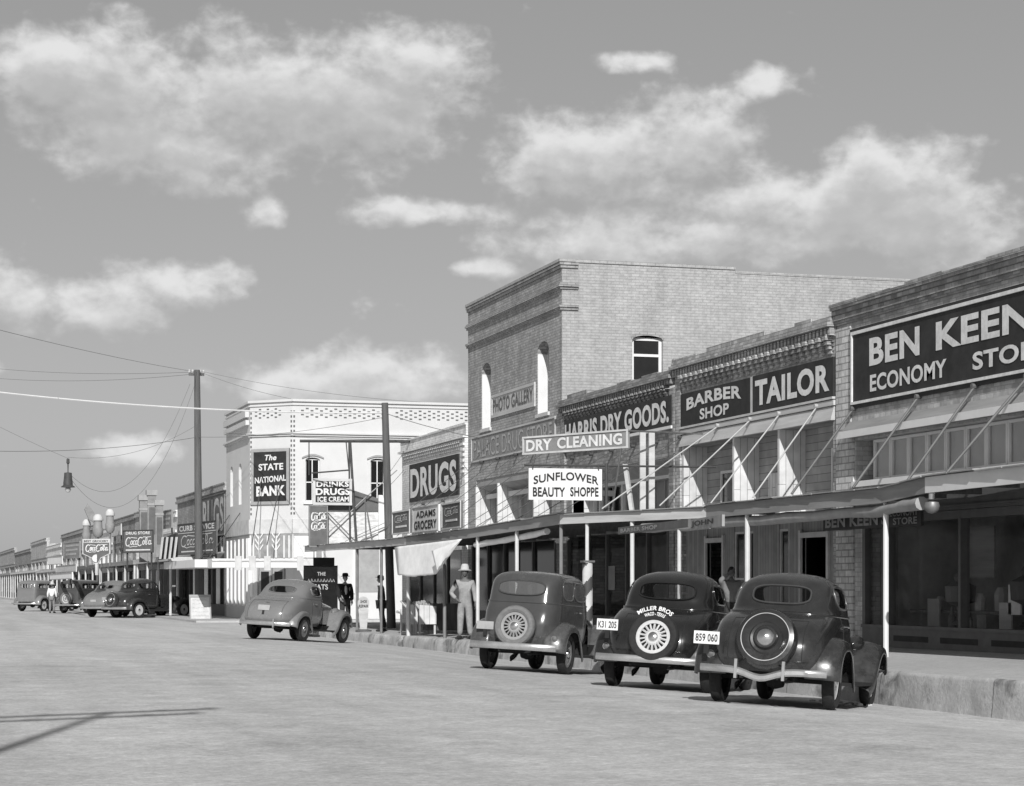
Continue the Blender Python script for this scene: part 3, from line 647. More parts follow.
b = MB(); poly_wall(b, lambda a, c: (a, Y0 - .03, c), [(18.98, 8.15)] + [(19.44 + .48 * math.cos(math.pi - math.pi * k / 8), 8.2 + .15 * math.sin(math.pi * k / 8)) for k in range(9)] + [(19.9, 8.15)] + [(19.44 + .44 * math.cos(math.pi * k / 8), 8.13 + .12 * math.sin(math.pi * k / 8)) for k in range(9)], [], .03, (0, 1, 0)); b.build('window_arch', m_brick_dark, pb)
w_ = window(pb, lambda a, c: (a, Y0 + .1, c), 19.0, 19.88, 6.4, 8.2, (0, 1, 0), m_white, m_glassd, rails=(7.72,), w=.08)
b = MB(); b.box(19.1, 19.78, Y0 + .15, Y0 + .17, 6.5, 7.5); b.build('window_shade', m_shade, w_)
for a, c in ((54.85, 55.95), (60.75, 61.8)):
    window(pb, xm(XF + .3), a, c, 6.22, 8.2, INX, m_whitew, m_glassd, rails=(7.2,), w=.08)
    b = MB(); b.box(XF + .01, XF + .3, c - .03, c + .005, 6.24, 7.9); b.build('window_jamb', m_white, pb)
    b = MB(); b.box(XF - .06, XF + .1, a - .06, c + .06, 6.12, 6.22); b.build('window_sill', m_whitew, pb)
b = MB(); b.prism([(XF + .03, 54.6, 4.7), (XF + .03, 54.6, 4.5), (XF + .5, 54.6, 4.3), (XF + .5, 54.6, 4.7)], (0, 7.85, 0)); b.build('hood', m_greytrim, pb)
b = MB(); b.box(XF + .3, XF + .38, 54.6, 62.4, 4.12, 4.26); b.build('beam', m_white, pb)
for y in (62.36, 59.9, 56.2):
    b = MB(); b.box(XF - .03, XF + .7, y, y + .08, 2.86, 4.5 if y > 57 else 4.1); b.build('partition', m_boards_w, pb)
b = MB(); b.box(XF + .7, XF + .75, 54.6, 62.45, 2.86, 4.6); b.box(XF - .1, XF + .7, 54.5, 62.6, 2.78, 2.86); b.build('back_wall', m_boards, pb)
b = MB(); b.box(XF - .03, XF + .1, 54.2, 62.9, zs(58) - .1, zs(58) + .5)
for y in (54.2, 56.3, 58.0, 59.2, 61.0, 62.8): b.box(XF - .03, XF + .08, y, y + .1, zs(58) + .5, 2.68)
b.build('shop_front', m_dkgrey, pb)
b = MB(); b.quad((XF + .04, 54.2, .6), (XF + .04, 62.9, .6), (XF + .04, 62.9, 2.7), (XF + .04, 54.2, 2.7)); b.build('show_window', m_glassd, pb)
b = MB(); b.box(XF + .34, 44, Y0 + .3, Y1, ZT - .75, ZT - .7); b.build('roof', m_roof, pb)
b = MB(); b.quad((XF + .34, Y1 - .01, 0), (44, Y1 - .01, 0), (44, Y1 - .01, ZT - .4), (XF + .34, Y1 - .01, ZT - .4)); b.quad((44, Y0, 0), (44, Y1, 0), (44, Y1, ZT - .4), (44, Y0, ZT - .4)); b.build('rear_wall', m_brick_dark, pb)
sign('painted_sign', 'faded PHOTO GALLERY lettering in a pale border between the upper windows', 'sign', fx(60.6, 56.12, 6.47, 7.15, XF, .02), m_fascia_l, .08, m_fascia_l, (("PHOTO GALLERY", .04, .96, .22, .8, dict(bold=.02)),), lmat=m_midsign, thick=.02)
sign('painted_sign', 'faded PALACE DRUG STORE lettering across the brick below the upper windows', 'sign', fx(62.9, 54.2, 5.26, 6.05, XF, .02), m_midsign2, .05, m_fascia_l, (("PALACE DRUG STORE", .03, .97, .14, .84, dict(bold=.0)),), lmat=m_fade, thick=.02)

# ---- 5: grocery -------------------------------------------------------------------
ab = empty('store_building', (XF, 67.9, zs(68)), 'whitewashed brick grocery with a black DRUGS board, left of the tall building', 'building')
Y0, Y1 = 63.42, 72.4
b = MB(); poly_wall(b, fmap, [(Y0, 0), (Y1, 0), (Y1, 6.1), (Y0, 6.1)], [rect(64.2, 71.6, 2.8, 3.9), rect(64.2, 71.6, zs(68) - .1, 2.6)], .3, INX); b.build('street_wall', m_brick_white, ab)
b = MB(); corbels(b, Y0 + .6, Y1 - .3, 5.76, 6.06, .24, 3, .12); b.box(XF - .16, XF + .3, Y0, Y1 + .02, 6.1, 6.17); b.box(XF - .06, XF + .3, Y0, Y1, 6.17, 6.5); coping(b, Y0, Y1, 6.52, .02, .1); b.build('cornice', m_brick_white, ab)
b = MB(); b.box(XF - .1, XF, Y0 + .02, Y0 + .34, 2.6, 6.08)
for k in range(6): b.box(XF - .16, XF - .1, Y0 + .02, Y0 + .36, 5.0 + k * .17, 5.09 + k * .17)
b.build('corner_pier', m_brick_white, ab)
window(ab, xm(XF + .1), 64.2, 71.6, 2.8, 3.9, INX, m_white, m_shade, bars=(66, 67.8, 69.7))
b = MB(); b.box(XF, XF + .1, 64.2, 71.6, zs(68) - .1, zs(68) + .5)
for y in (64.2, 66, 67.8, 69.7, 71.5): b.box(XF, XF + .08, y, y + .1, zs(68) + .5, 2.6)
b.build('shop_front', m_dkgrey, ab)
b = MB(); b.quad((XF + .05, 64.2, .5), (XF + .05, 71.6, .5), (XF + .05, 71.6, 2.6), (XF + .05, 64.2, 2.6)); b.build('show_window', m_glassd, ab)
shell(ab, Y0, Y1, 6.4, m_brick_white)
sign('drugs_sign', 'black board lettered DRUGS on the whitewashed grocery front', 'sign', fx(71.1, 64.42, 4.35, 5.65, XF, .05), m_black, texts=(("DRUGS", .03, .97, .1, .88, dict(bold=.035)),))

# ================================================================== AWNINGS over the near pavement
PATH = [(14.8, 18, 2.92), (15.0, 29.0, 2.87), (15.2, 30.9, 2.79), (15.2, 38.6, 2.79), (13.6, 43.1, 2.78), (13.4, 49.8, 2.63), (13.4, 56.6, 2.58), (13.6, 64.8, 2.61), (13.7, 73.4, 2.65)]
def on_path(px):
    """where the sight line through column px crosses the awning's front edge"""
    u = (px - 530) / F; dx, dy = u * CT + ST, CT - u * ST
    for (x0, y0, z0), (x1, y1, z1) in zip(PATH, PATH[1:]):
        ex, ey = x1 - x0, y1 - y0; den = dx * ey - dy * ex
        if abs(den) < 1e-9: continue
        t = (y0 * dx - x0 * dy) / (dy * ex - dx * ey)
        if 0 <= t <= 1: return x0 + ex * t, y0 + ey * t, z0 + (z1 - z0) * t
    return None
def canopy(name, label, i0, i1, fm, posts, rods_, fh=.24, zb=.12, group=None):
    pts = PATH[i0:i1 + 1]
    root = empty(name, ((pts[0][0] + XF) / 2, (pts[0][1] + pts[-1][1]) / 2, zs(pts[0][1])), label, 'awning', group)
    b = MB()
    for (x0, y0, z0), (x1, y1, z1) in zip(pts, pts[1:]):
        n = max(1, int(abs(y1 - y0) / .8))
        for k in range(n):                                  # tin sheets, each a little out of true
            a0, a1 = k / n, (k + 1) / n; j = random.uniform(-.012, .012)
            p0 = Vector((x0 + (x1 - x0) * a0, y0 + (y1 - y0) * a0, z0 + (z1 - z0) * a0 + fh + .005 + j)); p1 = Vector((x0 + (x1 - x0) * a1, y0 + (y1 - y0) * a1, z0 + (z1 - z0) * a1 + fh + .005 + j))
            p0.x -= .06 + random.uniform(0, .03); p1.x -= .06
            q0 = Vector((XF - .14, p0.y, p0.z + zb - .05)); q1 = Vector((XF - .14, p1.y, p1.z + zb - .05))
            b.prism([p0, p1, q1, q0], (0, 0, .02))
    b.build('roof', m_tin, root)
    b = MB()
    for (x0, y0, z0), (x1, y1, z1) in zip(pts, pts[1:]):
        d = Vector((x1 - x0, y1 - y0, 0)).normalized(); nn = Vector((d.y, -d.x, 0)); nn = nn if nn.x > 0 else -nn
        P = [Vector((x0, y0, z0)), Vector((x1, y1, z1)), Vector((x1, y1, z1 + fh)), Vector((x0, y0, z0 + fh))]; b.prism(P, nn * .045)
    b.build('fascia', fm, root)
    b = MB()
    y = pts[0][1] + .3
    while y < pts[-1][1]:                                   # rafters under the tin
        for (x0, y0, z0), (x1, y1, z1) in zip(pts, pts[1:]):
            if y0 <= y <= y1:
                t = (y - y0) / (y1 - y0); b.box(x0 + (x1 - x0) * t + .06, XF - .2, y, y + .06, z0 + (z1 - z0) * t + fh - .11, z0 + (z1 - z0) * t + fh - .0)
        y += 1.2
    b.build('rafters', m_wood, root)
    for px, m, r in posts:
        x, y, z = on_path(px); x += .07
        b = MB(); b.tube([(x, y, zs(y, x) - .03), (x, y, z + .1)], r, 8); b.build('post', m, root)
    for y, zt_, xfoot in rods_:
        zf = None
        for (x0, y0, z0), (x1, y1, z1) in zip(PATH, PATH[1:]):
            if y0 <= y <= y1: zf = z0 + (z1 - z0) * (y - y0) / (y1 - y0) + fh + zb * .5 + .05
        b = MB(); rr_ = .024 if y < 37 else .016 if y < 43 else .009; b.tube([(XF - .07, y, zt_), (xfoot, y, zf)], rr_, 6); b.tube([(XF - .12, y, zt_ + .02), (XF - .02, y, zt_ + .02)], .045, 8); b.build('support_rod', m_dkgrey if y < 37 else m_rodw if y < 43 else m_iron, root)
    return root
m_rodw = mat('pale_rod', .42, .6, .1, 4.); m_postw = mat('white_post', .6, .6, .12, 3.); m_postg = mat('grey_post', .2, .6, .15, 3.)
def rods(ys_, zt_, off): return [(y, zt_, next(x0 + (x1 - x0) * (y - y0) / (y1 - y0) for (x0, y0, _), (x1, y1, _2) in zip(PATH, PATH[1:]) if y0 <= y <= y1) + off) for y in ys_]
canopy('awning', 'white painted awning front at the right end of the row', 0, 1, m_white, [], rods((24.5, 26.6), 4.72, .5))
canopy('awning', 'grey board awning over the economy store, one white post in front', 1, 3, m_fascia, [(882, m_white, .045), (744, m_postw, .05)], rods((29.3, 31.0, 33.0, 35.6), 4.72, .5) + rods((37.2,), 4.9, .4), .24)
canopy('awning', 'awning edge of pale patched boards in front of the barber shop', 3, 4, m_fascia_l, [(676, m_postw, .04), (629, m_postw, .045), (584, m_postw, .04)], rods((39.0, 40.5, 42.3), 4.9, .4), .2)
canopy('awning', 'long dark fascia awning in front of the dry goods store and tall brick building', 4, 6, m_fascia, [(558, m_postg, .04), (514, m_postw, .045), (475, m_postw, .045)],
       rods((44.6, 46.2, 47.8, 49.4, 51, 52.6), 4.8, .5) + rods((54.6, 56.2), 5.2, .4), .22)
canopy('awning', 'weathered awning in front of the whitewashed grocery at the corner', 6, 8, m_fascia_l, [(442, m_postg, .045), (406, m_postw, .055), (379, m_steel, .045), (355, m_steel, .045)],
       rods((57.9, 59.8, 61.6, 63.6), 5.2, .4) + rods((66.3, 69), 4.2, .6), .2)
def roll(label, pts, r, m=m_canvas_g):
    b = MB(); L = []
    for k in range(len(pts) - 1):
        a, c = Vector(pts[k]), Vector(pts[k + 1])
        for j in range(6): t = j / 6; L.append(a.lerp(c, t) + Vector((0, 0, random.uniform(-.015, .015))))
    L.append(Vector(pts[-1])); b.tube(L, [r * random.uniform(.88, 1.1) for _ in L], 10)
    return tag(b.build('rolled_canvas', m, None, 50), label, 'canvas roll', 'canvas blinds rolled up under the awnings')
roll('grey canvas blind rolled up under the awning, left of the wall lamp', [(15.1, 29.3, 2.73), (15.35, 31.4, 2.68), (15.35, 38.4, 2.68)], .1)
roll('grey canvas blind sagging under the awning above the middle car', [(15.3, 38.6, 2.66), (14.6, 40.6, 2.64)], .1)
roll('pale canvas blind rolled under the dark fascia beside the man in overalls', [(13.75, 44.5, 2.66), (13.65, 47, 2.55), (13.55, 49.8, 2.46)], .07, m_canvas)
# wall lamp under the white awning
lr = empty('awning_lamp', (15.1, 28.3, 2.6), 'rounded lamp hanging at the corner of the white awning', 'lamp')
b = MB(); T = Matrix.Translation(atD(932, 506, 31)); b.lathe([(.02, .07), (.1, .055), (.115, .0), (.1, -.06), (.06, -.1), (.0, -.115)], 16, T); b.build('lamp_bowl', m_steel, lr, 40)
b = MB(); b.lathe([(.03, .2), (.05, .18), (.05, .1), (.03, .09)], 10, T); b.build('lamp_neck', m_chrome, lr)

# ------------------------------------------------------------------ projecting signs and frames above the awnings
frD = fo(523, 437, 628, 429, 455, 47)
sg = sign('projecting_sign', 'long grey board lettered DRY CLEANING in white, above the sunflower board', 'sign', frD, m_midsign2, .04, m_whitew, (("DRY", .035, .29, .17, .8, dict(bold=.035)), ("CLEANING", .34, .95, .2, .82, dict(bold=.035))))
b = MB()
for px0, px1, zt_ in ((641, 644, 432), (650, 660, 432)):
    A = atD(px0 + 2, zt_, 45.6); Z = 2.9
    b.box(A.x - .065, A.x + .065, A.y, A.y + .05, Z, A.z)
A = atD(625, 462, 45.2); B_ = atD(633, 518, 44.8); b.tube([A, B_], .06, 4); b.build('post', m_fascia_l, sg)
b = MB(); A = frD.p(frD.w, frD.h * .9); b.tube([A, (XF - .1, A.y + 1.0, A.z + .05)], .02, 6); b.tube([frD.p(.4, 0), (frD.p(.4, 0) + Vector((0, .6, -1.0)))], .015, 6); b.tube([frD.p(frD.w - .2, 0), frD.p(frD.w - .2, 0) + Vector((0, .6, -1.3))], .02, 6); b.build('bracket', m_steel, sg)
X0 = atY(529, 470, 42.4).x; X1 = atY(602, 470, 42.4).x; Zb = atY(560, 500, 42.4).z; Zt = atY(560, 468.5, 42.4).z
frS = fy(X0, X1, Zb, Zt, 42.4)
sg = sign('projecting_sign', 'white board lettered SUNFLOWER BEAUTY SHOPPE in black', 'sign', frS, m_white, 0, None, (("SUNFLOWER", .06, .95, .48, .74, dict(bold=.02, arc=.1)), ("BEAUTY", .05, .49, .1, .4, dict(bold=.025)), ("SHOPPE", .56, .95, .12, .42, dict(bold=.025))), lmat=m_inkletter)
b = MB(); b.tube([(X0 - .1, 42.4, Zt + .06), (XF, 42.6, Zt + .1)], .025, 6)
for x in (X0 + .08, X1 - .08): b.tube([(x, 42.4, Zt + .1), (x, 42.4, Zt - .03)], .015, 6)
b.tube([(X1 + .12, 42.46, 2.9), (X1 + .12, 42.46, Zt + .12)], .03, 6); b.box(X1 + .02, X1 + .32, 42.5, 42.7, Zb + .1, Zb + .22); b.box(X1 + .04, X1 + .26, 42.5, 42.7, Zt - .22, Zt - .08); b.build('bracket', m_iron, sg)

# corner frame: a pipe from the grocery front carries the DRINKS board
pf = empty('pipe_frame', (13.5, 71, 2.8), 'iron pipe frame reaching out over the corner awning, holding the drinks board', 'sign frame')
Yp = 71.0
pt = lambda px, py: atY(px, py, Yp)
b = MB(); b.tube([pt(300, 441), pt(447, 441.5)], .05, 8); b.build('arm', m_iron, pf)
b = MB(); b.tube([pt(350, 440), pt(356.5, 545)], .045, 8); b.tube([pt(349, 440), pt(350, 545)], .03, 8); b.build('upright', m_iron, pf)
b = MB(); b.tube([pt(309, 441), pt(309, 475)], .02, 6); b.tube([pt(312, 473), pt(350, 470)], .03, 6); b.tube([pt(346, 441), pt(349, 472)], .02, 6); b.build('hanger', m_iron, pf)
b = MB()
for (p, q) in (((325, 510), (357, 543)), ((328, 533), (365, 498)), ((365, 497), (366, 545)), ((367, 510), (373, 545)), ((365, 498), (397, 470)), ((350, 541), (385, 527))): b.tube([pt(*p), pt(*q)], .022, 6)
b.build('brace', m_steel, pf)
A = pt(312.5, 505); B_ = pt(351.5, 479)
frK = Frame((A.x, Yp - .06, A.z), (1, 0, 0), (0, 0, 1), (0, -1, 0), B_.x - A.x, B_.z - A.z)
sign('drinks_sign', 'black board lettered DRINKS DRUGS ICE CREAM hanging from the corner pipe frame', 'sign', frK, m_black, .09, m_whitew, (("DRINKS", .09, .92, .68, .88, dict(bold=.03, rise=.02)), ("DRUGS", .07, .95, .37, .63, dict(bold=.04, rise=.02)), ("ICE CREAM", .12, .92, .12, .31, dict(bold=.03, rise=.02))))
A = pt(307.5, 547); B_ = pt(326, 506)
frC = Frame((A.x, Yp - .3, A.z), (1, 0, 0), (0, 0, 1), (0, -1, 0), B_.x - A.x, B_.z - A.z)
sign('upright_sign', 'narrow grey upright board with white script on the corner awning end', 'sign', frC, m_midsign, .03, m_midsign2, extra=lambda t: (script_logo(t, frC, .1 * frC.w, .95 * frC.w, .62 * frC.h, .84 * frC.h, .012), script_logo(t, frC, .1 * frC.w, .9 * frC.w, .4 * frC.h, .6 * frC.h, .012)), thick=.1)
bb = empty('billboard', (14.5, 71.3, 2.8), 'worn white board under a dark flap on the corner awning roof', 'billboard')
A = atY(323, 545, 71.25); B_ = atY(378, 511.5, 71.25); D_ = atY(345, 496, 71.25)
b = MB(); b.box(A.x, B_.x, 71.25, 71.33, 2.85, B_.z); b.build('board', mat('peeling_white_paint', .62, .85, .35, 5., stretch=(1, 1, 3)), bb)
b = MB(); b.prism([(A.x, 71.2, B_.z), (B_.x, 71.2, B_.z), (B_.x, 71.2, B_.z + .45), (A.x + .9, 71.2, D_.z + .25), (A.x, 71.2, D_.z)], (0, .1, 0)); b.build('flap', m_dkgrey, bb)
b = MB(); b.box(B_.x, B_.x + .22, 71.15, 71.36, 2.8, 4.6); b.build('post', m_white, bb)
# three panels standing on the grocery awning edge
def panel_fr(p0, p1, pyb): return fo(p0[0], p0[1], p1[0], p1[1], pyb, 57)
frA = panel_fr((413, 508), (438.5, 504), 533.5)
sign('grocery_sign', 'white panel lettered ADAMS GROCERY on the awning edge', 'sign', frA, m_white, .03, m_greytrim, (("ADAMS", .14, .9, .58, .84, dict(bold=.02)), ("GROCERY", .06, .94, .12, .46, dict(bold=.03))), lmat=m_inkletter)
for (p0, p1, yb, lab) in (((392.5, 512), (410, 509), 535, 'grey drink panel on the awning edge left of the white grocery panel'), ((442, 504), (461, 500.5), 530, 'grey drink panel on the awning edge right of the white grocery panel')):
    fq = panel_fr(p0, p1, yb)
    sign('drink_sign', lab, 'sign', fq, m_midsign, .04, m_whitew, extra=lambda t, fq=fq: (script_logo(t, fq, .14 * fq.w, .86 * fq.w, .5 * fq.h, .82 * fq.h, .012), fq.box(t, .2 * fq.w, .8 * fq.w, .28 * fq.h, .36 * fq.h, 0, .012)))

# hanging canvas over the grocery front
def cloth(name, label, corners, m, sag=.1, n=14):
    """corners: TL, TR, BR, BL"""
    TL, TR, BR, BL = [Vector(c) for c in corners]; rows = []
    for j in range(n + 1):
        t = j / n; row = []
        for k in range(n + 1):
            s = k / n; p = TL.lerp(TR, s).lerp(BL.lerp(BR, s), t)
            p += Vector((-sag * math.sin(s * 9) * t * .4, 0, -sag * math.sin(math.pi * s) * .5 * t + random.uniform(-.02, .02) * (j == n))); row.append(p)
        rows.append(row)
    b = MB(); b.grid(rows); o = b.build(name, m, None, 70)
    md = o.modifiers.new('thick', 'SOLIDIFY'); md.thickness = .012
    return tag(o, label, 'canvas')
def cp(px, py, d): return atD(px, py, d)
cloth('canvas_sheet', 'wide white canvas sheet hung from the grocery awning', [cp(395, 547, 56.3), cp(462, 539, 52.2), cp(437, 574, 53.4), cp(398, 575, 56.1)], m_canvas)
cloth('canvas_sheet', 'pointed white canvas corner pulled tight beside the man in overalls', [cp(432, 551, 53), cp(461, 540, 51.8), cp(449, 551, 52), cp(437, 571, 52.4)], m_canvas, .02)

# ================================================================== FAR BLOCK
XB = 14.0
bank = empty('bank_building', (15, 90, .1), 'cream two storey bank on the far corner with a cut-off corner', 'building')
c_ = 1.52; P0 = Vector((XB, 94.0, 0)); P1 = Vector((XB, 87.35, 0)); P2 = Vector((XB + c_, 87.35 - c_, 0)); P3 = Vector((34, 87.35 - c_, 0)); ZB = 9.15
def seg(Pa, Pb):
    d = (Pb - Pa); L = d.length; d.normalize(); n = Vector((d.y, -d.x, 0)); n = -n
    inn = Vector((-d.y, d.x, 0))
    return (lambda a, b: tuple(Pa + d * a + Vector((0, 0, b)))), L, inn, d
S1, L1, i1, d1 = seg(P0, P1); S2, L2, i2, d2 = seg(P1, P2); S3, L3, i3, d3 = seg(P2, P3)
if i1.x < 0: i1, i2, i3 = -i1, -i2, -i3
def sfr(Sf, d, inn, a0, a1, z0, z1, off): return Frame(Vector(Sf(a0, z0)) - inn * off, d, (0, 0, 1), -inn, a1 - a0, z1 - z0)
b = MB(); wz = (4.95, 6.72)
poly_wall(b, S1, rect(0, L1, 0, ZB), [arch(1.2, 1.95, wz[0], wz[1], .25), arch(3.6, 4.35, wz[0], wz[1], .25)], .3, i1)
w3 = []
for px in (305.5, 370.5):
    a0 = atY(px, 480, P2.y).x - P2.x; a1 = atY(px + 14.5, 480, P2.y).x - P2.x; w3.append((a0, a1))
w3 += [(w3[1][1] + 2.2, w3[1][1] + 2.8), (w3[1][1] + 4.8, w3[1][1] + 5.4)]
poly_wall(b, S3, rect(0, L3, 0, ZB), [arch(a, c, wz[0], wz[1] + .05, .1) for a, c in w3] + [rect(.45, 1.9, .1, 2.3)], .3, i3)
poly_wall(b, S2, rect(0, L2, 0, ZB), [rect(.35, 1.8, .1, 2.3)], .3, i2); wallmb = b
b = MB()
for (Sf, L, inn, d) in ((S1, L1, i1, d1), (S2, L2, i2, d2), (S3, L3, i3, d3)):
    for z0, z1, o in ((7.66, 7.74, .08), (7.74, 7.8, .16), (ZB - .08, ZB + .02, .1), (8.92, 8.98, .06)): sfr(Sf, d, inn, -.03, L + .03, z0, z1, 0).box(b, 0, L + .06, 0, z1 - z0 - .003, 0, o)
sfr(S1, d1, i1, 0, L1, 8.2, 8.8, 0).box(b, .1, L1 - .3, .0, .2, 0, .14); sfr(S1, d1, i1, 0, L1, 8.5, 8.8, 0).box(b, .1, L1 - .3, .02, .3, 0, .16)
b.build('cornice', m_cream, bank)
b = wallmb; b.cur = 1                                          # checkered brick band and toothed corner edges, the gaps left dark
def checks(Sf, d, inn, a0, a1):
    fr = sfr(Sf, d, inn, a0, a1, 8.42, 8.84, .0); n = int(fr.w / .2)
    for r in range(5):
        for k in range(n):
            if (k + r) % 2: fr.box(b, k * .2, k * .2 + .12, r * .085, r * .085 + .06, 0, .006)
checks(S2, d2, i2, .25, L2 - .3)
x = .35
while x < L3 - 4: checks(S3, d3, i3, x, x + 3.7); x += 4.0
for Sf, d, inn, a in ((S2, d2, i2, .02), (S2, d2, i2, L2 - .1), (S3, d3, i3, .03)):
    fr = sfr(Sf, d, inn, a, a + .1, 4.4, 9, .0)
    for k in range(22): fr.box(b, 0, .07, k * .2, k * .2 + .1, 0, .006)
b.build('wall', [m_cream, m_dkgrey], bank)
for k, (a, c) in enumerate(w3[:4]):
    window(bank, lambda p, q: tuple(Vector(S3(p, q)) + i3 * .12), a, c, wz[0], wz[1], tuple(i3), m_white, m_glassd, bars=((a + c) / 2,), rails=(5.75,), w=.05)
    fr = sfr(S3, d3, i3, a - .15, c + .15, 6.72, 7.0, 0); bb_ = MB(); N_ = 8
    P = [fr.p(fr.w * j / N_, .06 + .14 * math.sin(math.pi * j / N_), .06) for j in range(N_ + 1)] + [fr.p(fr.w * j / N_, .0 + .12 * math.sin(math.pi * j / N_), .06) for j in range(N_, -1, -1)]
    bb_.prism(P, i3 * .06); bb_.build('window_arch', m_greytrim, bank)
    fr = sfr(S3, d3, i3, a - .1, c + .1, 4.84, 4.95, 0); bb_ = MB(); fr.box(bb_, 0, fr.w, 0, .1, 0, .1); bb_.build('window_sill', m_white, bank)
for a, c in ((1.2, 1.95), (3.6, 4.35)):
    window(bank, lambda p, q: tuple(Vector(S1(p, q)) + i1 * .25), a, c, wz[0], wz[1], tuple(i1), m_white, m_shade, rails=(5.8,), w=.06)
fr = sfr(S3, d3, i3, atY(355, 570, P2.y).x - P2.x, atY(379, 570, P2.y).x - P2.x, 1.2, 3.0, 0); bb_ = MB(); fr.box(bb_, 0, fr.w, 0, fr.h, 0, .03); bb_.build('blind', m_greytrim, bank); bb_ = MB(); fr.box(bb_, -.08, 0, -.06, fr.h + .08, 0, .05); fr.box(bb_, fr.w, fr.w + .08, -.06, fr.h + .08, 0, .05); bb_.build('trim', m_white, bank)
# ground floor: transom lights with chevron bars, pilasters, corner door
b = MB()
for (Sf, L, inn, d) in ((S1, L1, i1, d1), (S2, L2, i2, d2), (S3, 1.6, i3, d3)): sfr(Sf, d, inn, 0, L, 3.62, 4.3, 0).box(b, 0, L, 0, .6, 0, .05)
b.build('fascia_band', m_whitew, bank)
b = MB()
for (Sf, L, inn, d, lo) in ((S1, L1, i1, d1, 0), (S2, L2, i2, d2, 0), (S3, 1.4, i3, d3, 0)): fr = sfr(Sf, d, inn, 0, L, 2.62, 3.6, 0); fr.box(b, .05, L - .02, 0, .96, 0, .02)
b.build('transom_pane', mat('frosted_transom', .3, .4, .25, 3.), bank)
b = MB()
def chev(Sf, d, inn, L, cs, ws=()):
    fr = sfr(Sf, d, inn, 0, L, 2.62, 3.6, .021); 
    for c in cs:
        fr.box(b, c - .035, c + .035, 0, .92, 0, .03)
        for k in range(3):
            for sgn in (-1, 1): b.prism([fr.p(c + sgn * .04, .3 + k * .24, .02), fr.p(c + sgn * .2, .5 + k * .24, .02), fr.p(c + sgn * .2, .58 + k * .24, .02), fr.p(c + sgn * .04, .38 + k * .24, .02)], -inn * .02)
    for c in ws: fr.box(b, c - .03, c + .03, 0, .92, 0, .03)
chev(S2, d2, i2, L2, (.5, 1.35), (.05, .2, .92, 1.75, 2.0)); chev(S3, d3, i3, L3, (1.25,), (.95,))
fr = sfr(S3, d3, i3, .05, .85, 2.62, 3.6, .0); fr.box(b, 0, .8, 0, .9, 0, .05)
for a in (.5, 1.6, 2.7, 3.8, 4.9, 6.0, 6.5): fr = sfr(S1, d1, i1, a, a + .18, .6, 3.45, 0); fr.box(b, 0, .18, 0, 2.85, 0, .08)
fr = sfr(S2, d2, i2, .03, .2, .6, 3.45, .0); fr.box(b, 0, .14, .4, 2.0, 0, .07)
b.build('trim', m_white, bank)
b = MB(); fr = sfr(S2, d2, i2, .35, 1.8, .1, 2.3, -.12); fr.box(b, 0, 1.45, 0, 2.2, -.05, 0); b.build('door_frame', m_greytrim, bank)
for k in (0, 1):
    fr = sfr(S2, d2, i2, .42 + k * .68, 1.04 + k * .68, .15, 2.25, -.1); b = MB(); fr.box(b, 0, .6, 0, 2.05, 0, .04); dd = b.build('door', m_greytrim, bank)
    b = MB(); fr.box(b, .1, .5, .25, .95, .041, .05); fr.box(b, .1, .5, 1.05, 1.9, .041, .05); b.build('pane', m_glassd, dd)
fr = sfr(S3, d3, i3, .45, 1.9, .1, 2.3, -.1); b = MB(); fr.box(b, 0, 1.45, 0, 2.2, -.04, 0); b.build('show_window', m_glassd, bank)
b = MB(); put_text(b, fr, "THE", .6, .95, 1.78, 1.93, .01, .02); put_text(b, fr, "EATS", .45, 1.05, 1.2, 1.42, .01, .02)
for k in range(9): stroke(b, fr, [(.2 + k * .13, 1.52), (.24 + k * .13, 1.64 + .02 * (k % 2)), (.29 + k * .13, 1.52)], .02, .01)
b.build('window_lettering', m_fade, bank)
b = MB(); b.quad((XB + .3, 94, ZB - .7), (34, 94, ZB - .7), (34, 86.2, ZB - .7), (XB + c_, 86.2, ZB - .7), (XB + .3, 87.4, ZB - .7)); b.build('roof', m_roof, bank)
b = MB(); b.quad((XB, 94, 0), (34, 94, 0), (34, 94, ZB - .1), (XB, 94, ZB - .1)); b.quad((34, 94, 0), (34, P3.y, 0), (34, P3.y, ZB), (34, 94, ZB)); b.build('rear_wall', m_brick_white, bank)
mq = empty('marquee', (14, 85, .12), 'long white flat marquee across the bank corner', 'awning')
A = atY(212, 560, 84.2); B_ = atY(309, 560, 84.2)
b = MB(); b.box(A.x, B_.x - .3, 84.2, 85.6, 2.19, 2.55); b.box(A.x - .5, A.x + 1.2, 85.6, 96, 2.21, 2.53); b.build('slab', m_white, mq)
b = MB()
for px in (238, 252, 267, 300): p = atY(px, 560, 84.2); b.box(p.x - .13, p.x + .13, 84.12, 84.199, 2.08, 2.66)
b.box(A.x, B_.x, 84.15, 84.198, 2.44, 2.5); b.build('trim', m_whitew, mq)
b = MB()
for px, tx in ((252, 275), (267, 283)): 
    b.tube([atY(px, 545, 84.6), tuple(Vector(S2(.6 if px < 260 else 1.6, 6.0)))], .02, 5)
b.tube([(A.x + .6, 90, 2.5), (XB, 90, 4.6)], .02, 5); b.tube([(A.x + .6, 93, 2.5), (XB, 93, 4.6)], .02, 5); b.build('support_rod', m_iron, mq)
frN = sfr(S2, d2, i2, .1, L2 - .13, 4.83, 7.15, .06)
